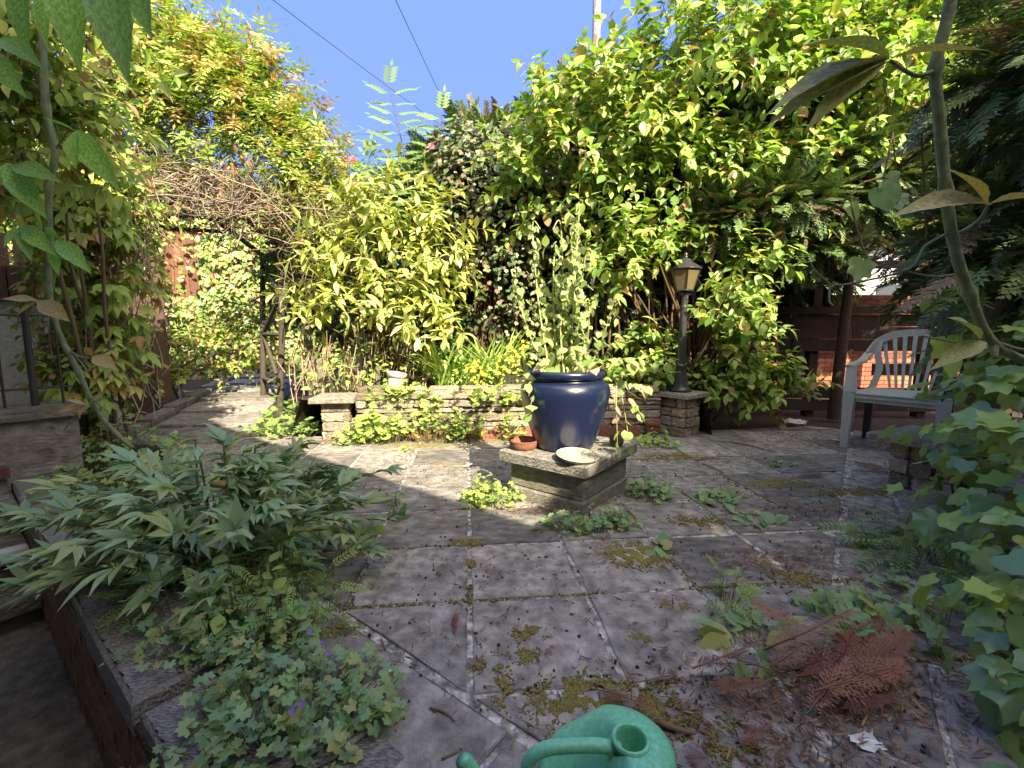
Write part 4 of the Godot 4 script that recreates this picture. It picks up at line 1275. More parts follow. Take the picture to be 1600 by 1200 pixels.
func shrub(called: String, label: String, category: String, base: Vector3, blobs: Array, n: int, kinds: Array, size: float, twig: float, per: int, droop: float, colours: Array, bark: Material, stems := 10, rough := 0.5, back := Color(0.6, 0.7, 0.2), most := 300, inner := 0.55, upward := 0.5, stem_r := 0.022, pair := true, group := ""):
	var o := thing(called, label, category, base, 0, group)
	var xs := []
	var wood := MB.new()
	for p in crown_points(blobs, n, inner, 0.3):
		var d: Vector3 = p[1] + Vector3.UP * upward * rr(0.2, 1.2) + rv() * 0.5
		sprig(xs, wood, p[0] - d.normalized() * twig * 0.5, d, twig * rr(0.6, 1.3), per, size, droop, pair, 0.0035, 0.2)
	wpart(o, "twigs", wood.mesh(), bark).set_meta("kind", "stuff")
	for k in stems:
		var b: Array = blobs[k % blobs.size()]
		var v := rv()
		var e: Vector3 = b[0] + v * b[1] * 0.6
		var s := base + Vector3(rr(-0.25, 0.25), 0, rr(-0.15, 0.15))
		var m := MB.new()
		tube(m, smooth_path([s - Vector3.UP * 0.05, s.lerp(e, 0.35) + Vector3(rr(-0.08, 0.08), 0.15, rr(-0.05, 0.05)), s.lerp(e, 0.7) + Vector3(rr(-0.1, 0.1), 0.05, 0), e], 4), taper(stem_r * rr(0.7, 1.2), 0.005, 12), 6)
		wpart(o, "stem", m.mesh(), bark)
	leafage(o, kinds, xs, colours, rough, back, most)
	return o

func build_hedges():
	var needles := cols([[0.06, 0.105, 0.03], [0.085, 0.13, 0.035], [0.05, 0.085, 0.03], [0.12, 0.16, 0.045], [0.11, 0.085, 0.045]])
	# tall conifers along the right-hand boundary, which shade the patio
	var k := 0
	for q in [[3.55, 2.35, 4.5, 0.85], [4.0, 1.35, 4.5, 0.95], [4.9, 0.4, 4.4, 1.05]]:
		var c := Vector3(q[0], 0, q[1])
		conifer("conifer_tree", ["tall dark conifer at the house end of the boundary row", "tall dark conifer in the middle of the boundary row", "tall dark conifer in the boundary row next to the ivy bank"][k], [[c + Vector3(0, 1.3, 0), Vector3(q[3], 1.4, q[3])], [c + Vector3(0, 2.8, 0), Vector3(q[3], 1.3, q[3])], [c + Vector3(0, 3.8, 0), Vector3(q[3] * 0.9, 0.95, q[3] * 0.9)]], 2600, 0.32, needles, c, 0.4, "conifers along the boundary", q[2])
		k += 1
	conifer("conifer_tree", "dark drooping conifer overhanging the plastic chair and ivy bank", [[Vector3(3.1, 1.35, -2.15), Vector3(1.05, 0.6, 0.7)], [Vector3(3.1, 2.05, -2.1), Vector3(1.08, 0.6, 0.7)], [Vector3(3.0, 0.95, -2.5), Vector3(0.45, 0.32, 0.35)], [Vector3(3.5, 0.8, -2.3), Vector3(0.7, 0.5, 0.5)]], 3600, 0.27, needles, Vector3(3.3, 0, -1.95), 0.55, "conifers along the boundary", 2.5)
	conifer("conifer_tree", "added unseen conifer that shades the board fence and plastic chair", [[Vector3(5.4, 1.1, -2.95), Vector3(1.2, 1.0, 0.95)], [Vector3(5.3, 2.4, -2.95), Vector3(1.3, 1.2, 0.95)]], 1900, 0.42, needles, Vector3(5.4, 0, -2.9), 0.5, "conifers along the boundary", 3.1)  # out of view, put in to keep the fence and chair shaded
	# hedge of conifers at the back
	var backs := [
		[[blob(770, 330, 6.6, 110, 120, 0.7), blob(760, 480, 6.6, 110, 120, 0.6)], "dark conifer at the left end of the back hedge", 780],
		[[blob(930, 290, 6.6, 130, 130, 0.7), blob(930, 460, 6.6, 120, 110, 0.6)], "dark conifer in the back hedge right behind the blue pot", 930],
		[[blob(1110, 250, 6.4, 140, 130, 0.7), blob(1110, 420, 6.6, 130, 120, 0.6)], "dark conifer in the back hedge behind the lamp post", 1110],
		[[blob(1290, 200, 6.3, 150, 120, 0.7), blob(1250, 330, 6.0, 110, 70, 0.7), blob(1230, 430, 6.3, 70, 60, 0.6)], "conifer with sunlit sprays in the back hedge beside the fence gap", 1240],
		[[blob(1440, 130, 6.4, 130, 150, 0.7), blob(1470, 330, 6.4, 100, 110, 0.6)], "conifer in the back hedge above the white outbuilding", 1470]]
	conifer("conifer_tree", "sunlit feathery conifer sprays between the great shrub and the fence gap", [blob(1230, 325, 4.7, 95, 50, 0.4), blob(1330, 270, 4.9, 85, 75, 0.45), blob(1140, 345, 4.8, 65, 45, 0.35), blob(1250, 395, 5.0, 80, 35, 0.4)], 1000, 0.28, needles, Vector3(3.75, 0.1, -5.15), 0.2, "conifers in the back hedge", 3.4, 0.5)
	conifer("conifer_tree", "dark conifer behind the spotted laurel closing the back of the bed", [blob(640, 410, 7.6, 110, 110, 0.6), blob(540, 440, 7.6, 100, 90, 0.6), blob(720, 360, 7.8, 90, 120, 0.6)], 1700, 0.5, needles, Vector3(-2.2, 0.2, -7.8), 0.25, "conifers in the back hedge", 3.2)
	for b in backs:
		var c := at(b[2], 600, 6.4)
		c.y = 0.2
		conifer("conifer_tree", b[1], b[0], 2600, 0.46, needles, c, 0.25, "conifers in the back hedge", 3.6)

func build_shrubs():
	var brown := mat("shrub bark", 0.24, 0.155, 0.085, 0.95, "bark", Vector3(5, 5, 5), 1.0)
	var bright := cols([[0.17, 0.26, 0.05], [0.21, 0.29, 0.06], [0.13, 0.22, 0.045], [0.26, 0.32, 0.08], [0.10, 0.18, 0.045], [0.19, 0.27, 0.055], [0.29, 0.30, 0.08], [0.15, 0.24, 0.05], [0.12, 0.20, 0.05], [0.22, 0.29, 0.07], [0.24, 0.16, 0.07]])
	# the great shrub
	shrub("mock_orange_shrub", "huge bright green leafy shrub towering behind the pot and lamp", "shrub", Vector3(1.9, 0.3, -5.1), [blob(1120, 130, 5.0, 165, 115, 0.8), blob(935, 205, 5.0, 120, 85, 0.7), blob(1280, 130, 5.1, 150, 130, 0.7), blob(870, 270, 5.0, 90, 90, 0.5), blob(1030, 260, 4.9, 130, 65, 0.45), blob(1240, 270, 4.8, 120, 50, 0.4), blob(1180, 400, 4.6, 60, 30, 0.25), blob(1000, 375, 4.7, 95, 35, 0.3), blob(1400, 60, 5.2, 70, 100, 0.5)], 880, L.oval, 0.115, 0.46, 6, 0.45, bright, brown, 26, 0.42, Color(0.62, 0.72, 0.18), 300, 0.6, 0.5)
	shrub("mock_orange_shrub", "low leafy branches of bright green shrub spreading round the lamp post", "shrub", Vector3(1.95, 0.05, -4.85), [blob(1150, 470, 4.6, 50, 35, 0.2), blob(1145, 575, 4.7, 50, 40, 0.2), blob(1005, 590, 4.6, 45, 35, 0.2), blob(1170, 520, 4.6, 45, 35, 0.2), blob(960, 420, 4.7, 60, 45, 0.3), blob(1150, 455, 4.35, 45, 22, 0.15), blob(1130, 505, 4.45, 40, 25, 0.15), blob(1200, 600, 4.7, 55, 40, 0.2), blob(1110, 610, 4.75, 60, 30, 0.2), blob(1010, 540, 4.9, 45, 40, 0.2), blob(960, 600, 4.7, 60, 30, 0.2)], 250, L.oval, 0.11, 0.36, 5, 0.45, bright, brown, 22, 0.42, Color(0.62, 0.72, 0.18), 300, 0.5, 0.3, 0.018)
	# bare brown stems of the shrub fill the space under the crown
	var st := thing("shrub_stems", "thicket of bare brown stems rising under the great shrub", "shrub", Vector3(1.4, 0.2, -5.0))
	for k in 34:
		var x := rr(930, 1210)
		var a := at(x + rr(-40, 40), rr(585, 640), rr(4.75, 5.3))
		var e := at(x + rr(-60, 70), rr(330, 440), rr(4.8, 5.4))
		var m := MB.new()
		tube(m, smooth_path([a, a.lerp(e, 0.4) + Vector3(rr(-0.12, 0.12), 0, 0), e], 4), taper(rr(0.012, 0.024), 0.007, 8), 6)
		wpart(st, "stem", m.mesh(), brown)
	# spotted laurel, yellow green
	shrub("spotted_laurel", "yellow green spotted laurel glowing in the sun beside the arch", "shrub", Vector3(-1.35, 0.35, -5.2), [blob(610, 330, 5.1, 105, 55, 0.5), blob(590, 410, 4.9, 120, 55, 0.5), blob(530, 480, 4.8, 80, 50, 0.4), blob(640, 490, 4.7, 85, 60, 0.4), blob(690, 400, 5.0, 40, 70, 0.35)], 270, L.laurel, 0.15, 0.28, 4, 0.55, cols([[0.25, 0.28, 0.06], [0.32, 0.33, 0.08], [0.18, 0.23, 0.05], [0.36, 0.36, 0.13], [0.12, 0.18, 0.045]]), brown, 14, 0.4, Color(0.6, 0.62, 0.2), 300, 0.5, 0.7)
	# ivy hump
	var ih := thing("ivy_hump", "dense dark mound of small leaved ivy left of the great shrub", "ivy", Vector3(-0.25, 0.35, -5.9))
	var xs := []
	for p in crown_points([blob(790, 330, 5.8, 110, 110, 0.7), blob(740, 290, 5.8, 70, 80, 0.6), blob(780, 440, 5.7, 90, 90, 0.6), blob(830, 250, 6.0, 60, 60, 0.5)], 4600, 0.85, 0.3):
		xs.append(xf(p[0], Vector3.DOWN + p[1] * 0.5 + rv() * 0.7, p[1] + Vector3.UP * 0.5 + rv() * 0.5, rr(0.05, 0.085)))
	leafage(ih, L.smallivy, xs, cols([[0.06, 0.09, 0.03], [0.09, 0.12, 0.04], [0.05, 0.075, 0.03], [0.14, 0.15, 0.06], [0.16, 0.11, 0.06]]), 0.4, Color(0.2, 0.25, 0.1), 60)
	var ib := MB.new()
	for k in 20:
		var e := at(rr(710, 860), rr(250, 400), 5.8)
		var s := Vector3(-0.25 + rr(-0.3, 0.3), 0.3, -5.9)
		tube(ib, curve(s, s.lerp(e, 0.5) + Vector3(rr(-0.1, 0.1), 0.2, 0), e, 4), taper(0.025, 0.008, 4), 5, false)
	wpart(ih, "branches", ib.mesh(), brown).set_meta("kind", "stuff")
	# leafy screen far behind that closes the gap under the sky
	shrub("leafy_shrub", "mid green leafy shrub filling the gap behind the spotted laurel", "shrub", Vector3(-2.0, 0.3, -6.8), [blob(620, 330, 6.8, 120, 70, 0.5), blob(540, 350, 6.8, 110, 60, 0.5), blob(680, 430, 6.6, 100, 80, 0.5), blob(500, 430, 6.6, 90, 60, 0.5), blob(620, 540, 6.2, 130, 60, 0.4)], 520, L.oval, 0.10, 0.4, 5, 0.4, cols([[0.10, 0.18, 0.04], [0.13, 0.21, 0.045], [0.08, 0.14, 0.035], [0.17, 0.2, 0.05]]), brown, 10, 0.5, Color(0.5, 0.6, 0.18), 0)
	# ash shoots against the sky
	var k := 0
	for q in [[607, 135, 640, 330, "taller feathery ash shoot standing against the sky"], [690, 175, 672, 320, "shorter feathery ash shoot beside the ivy mound"], [575, 250, 625, 350, "small feathery ash shoot low over the spotted laurel"]]:
		var a := at(q[2], q[3], 5.9)
		var e := at(q[0], q[1], 5.9)
		var o := thing("ash_sapling", q[4], "sapling", a, 0, "ash shoots")
		var m := MB.new()
		var path := smooth_path([a - Vector3.UP * 1.2, a, a.lerp(e, 0.5) + Vector3(0.05, 0, 0), e], 5)
		tube(m, path, taper(0.014, 0.004, path.size() - 1), 5)
		wpart(o, "stem", m.mesh(), brown)
		var ys := []
		var n := int(a.distance_to(e) * 9)
		for i in n:
			var t := float(i) / n
			var p := a.lerp(e, t)
			for s in [-1.0, 1.0]:
				ys.append(xf(p, Vector3(s * 1.0, 0.35 + t * 0.5, rr(-0.6, 0.6)), Vector3.UP + Vector3(0, 0, 0.6), rr(0.32, 0.46) * (1.0 - 0.35 * t)))
		ys.append(xf(e, Vector3(0.1, 1, 0), Vector3(0, 0, 1), 0.26))
		leafage(o, L.ash, ys, cols([[0.07, 0.12, 0.03], [0.085, 0.14, 0.035], [0.055, 0.10, 0.03]]), 0.7, Color(0.3, 0.4, 0.1), 60)
		k += 1

func build_climbers():
	var thorny := mat("rose wood", 0.20, 0.15, 0.10, 0.95)
	var leaf_tones := cols([[0.17, 0.25, 0.04], [0.22, 0.29, 0.05], [0.13, 0.20, 0.035], [0.28, 0.31, 0.07], [0.26, 0.16, 0.06]])  # mixed leaf colours, greens with some brown
	var o: Node3D = shrub("climbing_rose", "rambling rose heaped over the arch with pale green leaves", "climber", Vector3(-3.3, 0.05, -5.9), [blob(330, 170, 5.8, 120, 75, 0.5), blob(250, 90, 5.8, 100, 70, 0.5), blob(430, 220, 5.8, 80, 55, 0.45), blob(500, 280, 5.7, 60, 50, 0.4), blob(200, 190, 5.7, 110, 80, 0.5), blob(380, 110, 5.9, 60, 40, 0.3), blob(280, 275, 5.8, 80, 20, 0.3), blob(520, 340, 5.6, 50, 45, 0.3)], 1060, L.rose, 0.20, 0.5, 5, 0.45, leaf_tones, thorny, 0, 0.45, Color(0.58, 0.66, 0.2), 300, 0.35, 0.5, 0.018, false)
	# the dry tangle under it
	var dry := MB.new()
	for k in 950:
		var t := rng.randf()
		var c := at(lerpf(190, 540, t), lerpf(295, 360, t * t) + rng.randfn() * 24, 5.5 + rng.randfn() * 0.2)
		var d := Vector3(rng.randfn(), rng.randfn() * 0.6, rng.randfn() * 0.5).normalized() * rr(0.12, 0.38)
		tube(dry, curve(c - d, c + rv() * 0.08, c + d, 3), taper(rr(0.005, 0.012), 0.003, 3), 3, false)
	for k in 170:
		var c := at(rr(440, 560), rr(330, 480), 5.5 + rng.randfn() * 0.2)
		var d := Vector3(rng.randfn() * 0.5, rr(0.3, 1.0), rng.randfn() * 0.4).normalized() * rr(0.12, 0.35)
		tube(dry, curve(c - d, c + rv() * 0.07, c + d, 3), taper(rr(0.003, 0.006), 0.002, 3), 3, false)
	wpart(o, "dry_twigs", dry.mesh(), mat("dry twigs", 0.27, 0.215, 0.16, 0.95)).set_meta("kind", "stuff")
	var ys := []
	for q in [[340, 270, 22], [395, 320, 10], [370, 240, 14], [440, 330, 25], [500, 330, 25], [400, 90, 22]]:
		for k in q[2]: ys.append(xf(at(q[0] + rng.randfn() * 16, q[1] + rng.randfn() * 20, 5.55 + rng.randfn() * 0.1), Vector3.DOWN + rv() * 0.6, Vector3.BACK + rv() * 0.5, rr(0.06, 0.10)))
	leafage(o, L.oval, ys, cols([[0.42, 0.16, 0.07], [0.35, 0.15, 0.08], [0.46, 0.22, 0.09]]), 0.7, Color(0.4, 0.2, 0.1), 60, "dead_leaf", "dead_leaves", 8.0)
	for q in [[549, 289, 0.06], [552, 250, 0.05], [674, 229, 0.045], [438, 240, 0.04], [545, 293, 0.045]]:
		wpart(o, "rose_flower", petals(at(q[0], q[1], 5.35), Vector3(0.1, 0.3, 1), q[2], 6, 4), leafmat(Color(0.72, 0.22, 0.36), 0.6, Color(0.5, 0.25, 0.3)))
	# leafy column on the near leg of the arch
	var c2: Node3D = shrub("creeper_column", "column of creeper and brambles clothing the left leg of the arch", "climber", Vector3(-3.55, 0.0, -3.85), [blob(150, 420, 3.9, 80, 130, 0.35), blob(110, 290, 3.7, 110, 80, 0.4), blob(150, 570, 3.85, 65, 80, 0.3), blob(210, 330, 4.2, 45, 80, 0.25), blob(60, 190, 2.8, 120, 90, 0.35), blob(60, 60, 2.5, 120, 90, 0.3)], 760, L.oval, 0.075, 0.34, 5, 0.6, leaf_tones, thorny, 16, 0.5, Color(0.5, 0.6, 0.18), 300, 0.35, 0.2)
	var cx := []
	for p in crown_points([blob(150, 420, 3.75, 85, 150, 0.35), blob(90, 230, 2.9, 120, 110, 0.35), blob(140, 600, 3.7, 65, 70, 0.3)], 420, 0.8, 0.3): cx.append(xf(p[0], Vector3.DOWN * 0.6 + p[1] + rv() * 0.5, Vector3.UP + p[1] + rv() * 0.3, rr(0.10, 0.16)))
	leafage(c2, L.creeper, cx, leaf_tones, 0.45, Color(0.5, 0.6, 0.18), 150, "creeper_leaf", "creeper_foliage")
	var fg := MB.new()
	for k in 260:
		var c := at(150 + rng.randfn() * 50, rr(330, 640), 3.9 + rng.randfn() * 0.2)
		var d := Vector3(rng.randfn() * 0.4, rr(0.4, 1.0), rng.randfn() * 0.3).normalized() * rr(0.12, 0.36)
		tube(fg, curve(c - d, c + rv() * 0.08, c + d, 3), taper(rr(0.003, 0.008), 0.002, 3), 3, false)
	wpart(c2, "brown_vines", fg.mesh(), mats["dry twigs"]).set_meta("kind", "stuff")
	# ivy over the far fence
	var iv := thing("fence_ivy", "sunlit ivy curtain covering the red plank fence", "ivy", Vector3(-7.0, 0.0, -10.0))
	var ix := []
	var along := Vector3(0.95, 0, -0.31).normalized()
	for k in 11000:
		var s := rr(0.0, 6.8)
		var y := rr(0.0, 3.9)
		var p := Vector3(-10.4, y, -9.25) + along * s
		var px := pixel(p)
		if px.x > 252 and px.x < 314 and px.y > 350 and px.y < 462 and rng.randf() < 0.93: continue
		p += Vector3(0.2, 0, 0.6) * (0.02 + 0.5 * absf(noise.get_noise_2d(s * 90, y * 90)) + rr(0, 0.06) + 0.25 * maxf(0.0, 1.0 - y))
		ix.append(xf(p, Vector3.DOWN + rv() * 0.6, Vector3(0.2, 0.5, 1) + rv() * 0.5, rr(0.09, 0.16)))
	leafage(iv, L.smallivy, ix, cols([[0.15, 0.23, 0.05], [0.19, 0.27, 0.06], [0.11, 0.18, 0.045], [0.24, 0.28, 0.08], [0.25, 0.16, 0.08]]), 0.4, Color(0.45, 0.5, 0.15), 120, "leaf", "foliage", 9.0)
	# tall hedge beyond the far fence to close the view on the left
	shrub("leafy_shrub", "tall green hedge growing beyond the plank fence", "shrub", Vector3(-7.5, 0.0, -11.6), [blob(330, 320, 11.4, 110, 50, 0.6), blob(430, 330, 11.4, 90, 50, 0.6), blob(480, 420, 11.0, 90, 90, 0.6), blob(120, 340, 11.4, 120, 60, 0.5), blob(20, 380, 11.4, 90, 70, 0.5)], 520, L.oval, 0.13, 0.5, 5, 0.4, cols([[0.12, 0.20, 0.045], [0.16, 0.24, 0.05], [0.09, 0.15, 0.04]]), thorny, 8, 0.5, Color(0.5, 0.6, 0.18), 0)
	shrub("path_shrub", "low bramble and shrub along the kerb of the path", "shrub", Vector3(-5.0, 0.05, -6.2), [blob(280, 545, 6.2, 55, 45, 0.4), blob(340, 540, 6.8, 70, 60, 0.4), blob(395, 530, 7.2, 50, 60, 0.4), blob(250, 590, 5.8, 40, 28, 0.3)], 300, L.oval, 0.075, 0.3, 5, 0.5, leaf_tones, thorny, 8, 0.5, Color(0.5, 0.6, 0.18), 120)
	shrub("leafy_shrub", "dark leafy tangle rising behind the railing at the far left", "shrub", Vector3(-6.5, 0.1, -6.2), [blob(60, 370, 6.6, 130, 90, 0.5), blob(20, 250, 6.6, 120, 120, 0.5), blob(220, 480, 6.8, 50, 60, 0.3)], 460, L.oval, 0.10, 0.4, 5, 0.5, leaf_tones, thorny, 8, 0.5, Color(0.5, 0.6, 0.18), 0)

# the two creeper shoots that hang close to the lens side of the door frame
func noded(r0: float, r1: float, n: int) -> Array:   # swells at every fifth ring, where the leaves leave the stem
	var out := []
	for i in n: out.append(lerpf(r0, r1, float(i) / n) * (1.35 if i % 10 == 0 else rr(0.92, 1.05)))
	return out
func hanging_shoots():
	var green := mat("creeper stem", 0.34, 0.40, 0.17, 0.7, "stone", Vector3(9, 4, 9), 0.4)
	var o := thing("creeper_shoot", "young creeper shoot with long olive leaves hanging beside the dark conifer", "climber", at(1480, 60, 0.75))
	var pts := [[1492, -60], [1482, 20], [1462, 105], [1467, 180], [1478, 300], [1490, 380], [1515, 460], [1555, 540], [1640, 575]]
	var path := []
	for q in pts: path.append(at(q[0], q[1], 0.75))
	var m := MB.new()
	var sp := smooth_path(path, 5)
	tube(m, sp, noded(0.0088, 0.007, sp.size()), 12)
	wpart(o, "stem", m.mesh(), green)
	for q in [[[1462, 110], [1430, 118], [1390, 95], 0.004], [[1480, 365], [1445, 385], [1420, 420], [1330, 443], [1297, 445], 0.0022], [[1297, 445], [1275, 425], [1267, 412], 0.002], [[1297, 445], [1296, 470], [1303, 478], 0.002], [[1500, 428], [1460, 432], [1420, 425], 0.002], [[1500, 365], [1530, 345], [1545, 320], 0.004], [[1545, 535], [1500, 535], [1440, 525], 0.0022], [[1558, 535], [1590, 545], [1620, 548], 0.003], [[1552, 538], [1555, 560], 0.007]]:
		var r: float = q[-1]
		var tp := []
		for k in q.size() - 1: tp.append(at(q[k][0], q[k][1], 0.75 - 0.01 * k))
		var tm := MB.new()
		var s2 := smooth_path(tp, 5)
		tube(tm, s2, taper(r, r * 0.6, s2.size() - 1), 7)
		wpart(o, "tendril" if r < 0.0025 else "leaf_stalk", tm.mesh(), green)
	var olive := cols([[0.16, 0.17, 0.065], [0.19, 0.17, 0.07], [0.15, 0.19, 0.06]])
	var blade := leaf_blade([0.012, 0.05, 0.09, 0.125, 0.15, 0.165, 0.165, 0.15, 0.125, 0.095, 0.06, 0.03, 0.0], 0.35, -0.16, 0.05)
	for q in [[1388, 92, 1263, 27, 0.9], [1388, 92, 1202, 128, 1.0], [1386, 94, 1215, 150, 0.8], [1384, 96, 1268, 168, 0.85], [1394, 90, 1556, 55, 0.9], [1546, 320, 1420, 300, 1.0], [1548, 318, 1660, 290, 1.2], [1540, 320, 1500, 240, 0.6], [1540, 535, 1470, 560, 0.6], [1530, 530, 1500, 480, 0.5]]:
		var a := at(q[0], q[1], 0.73)
		var e := at(q[2], q[3], 0.70 - 0.06 * q[4])
		var t := xf(a, e - a, Vector3(rr(-0.4, 0.4), 0.75, 0.5), a.distance_to(e))
		t.basis.x *= 0.66
		wpart(o, "leaf", blade, veined(olive[rng.randi() % 3], 0.6, Color(0.55, 0.5, 0.2))).transform = o.transform.affine_inverse() * t
	# ivy sprays hanging from the conifer behind that shoot
	var lv := thing("creeper_shoot", "creeper vine with big drooping leaves hanging across the arch column", "climber", at(70, 100, 1.0))
	path = []
	for q in [[62, -60], [66, 60], [72, 170], [86, 240], [76, 290], [78, 380], [76, 460], [92, 520], [122, 580], [150, 640], [182, 678], [208, 700]]: path.append(at(q[0], q[1], 1.0))
	m = MB.new()
	sp = smooth_path(path, 5)
	tube(m, sp, noded(0.0072, 0.0045, sp.size()), 10)
	wpart(lv, "stem", m.mesh(), green)
	for q in [[[75, 470], [60, 480], [40, 475]], [[110, 550], [140, 560], [180, 542]], [[150, 640], [120, 650], [100, 672]], [[140, 620], [165, 640], [172, 648]], [[86, 235], [110, 200], [125, 195]], [[70, 240], [40, 235], [10, 250]]]:
		var tp := []
		for k in q.size(): tp.append(at(q[k][0], q[k][1], 1.0 - 0.01 * k))
		var tm := MB.new()
		tube(tm, smooth_path(tp, 5), [0.002], 5)
		wpart(lv, "tendril", tm.mesh(), green)
	var mid := cols([[0.11, 0.20, 0.045], [0.14, 0.24, 0.05], [0.10, 0.18, 0.045]])
	for q in [[95, -60, 110, 90, 0.75], [150, -60, 190, 105, 0.7], [200, -50, 225, 40, 0.8], [40, -40, 20, 70, 0.75], [75, -20, 55, 60, 0.9], [0, 60, 50, 85, 0.8], [-20, 80, 20, 135, 0.75], [118, 205, 108, 255, 0.95], [120, 203, 172, 285, 0.95], [118, 205, 60, 175, 0.95], [10, 255, 60, 330, 0.95], [15, 255, -30, 310, 0.95], [20, 260, 80, 270, 0.95], [38, 355, 42, 400, 0.95], [36, 352, 75, 390, 0.95], [36, 355, 0, 380, 0.95], [90, 375, 132, 415, 0.95], [90, 375, 82, 425, 0.95], [92, 372, 62, 350, 0.95]]:
		var a := at(q[0], q[1], q[4])
		var e := at(q[2], q[3], q[4] - 0.05)
		var t := xf(a, e - a, Vector3(rr(-0.3, 0.3), 0.6, 0.8), a.distance_to(e))
		t.basis.x *= 0.95
		wpart(lv, "leaf", blade, veined(mid[rng.randi() % 3], 0.55, Color(0.55, 0.65, 0.2))).transform = lv.transform.affine_inverse() * t
	var tan := cols([[0.24, 0.15, 0.055], [0.20, 0.16, 0.06]])
	for q in [[60, 470, 0, 462], [60, 470, 102, 495], [60, 470, 20, 490], [145, 556, 128, 540], [145, 556, 178, 572], [135, 633, 105, 622], [135, 633, 88, 641], [135, 633, 120, 650], [140, 630, 152, 616]]:
		var a := at(q[0], q[1], 0.98)
		var e := at(q[2], q[3], 0.95)
		var t := xf(a, e - a, Vector3(rr(-0.3, 0.3), 0.7, 0.7), a.distance_to(e))
		t.basis.x *= 1.3
		wpart(lv, "young_leaf", blade, veined(tan[rng.randi() % 2], 0.55, Color(0.55, 0.45, 0.2))).transform = lv.transform.affine_inverse() * t

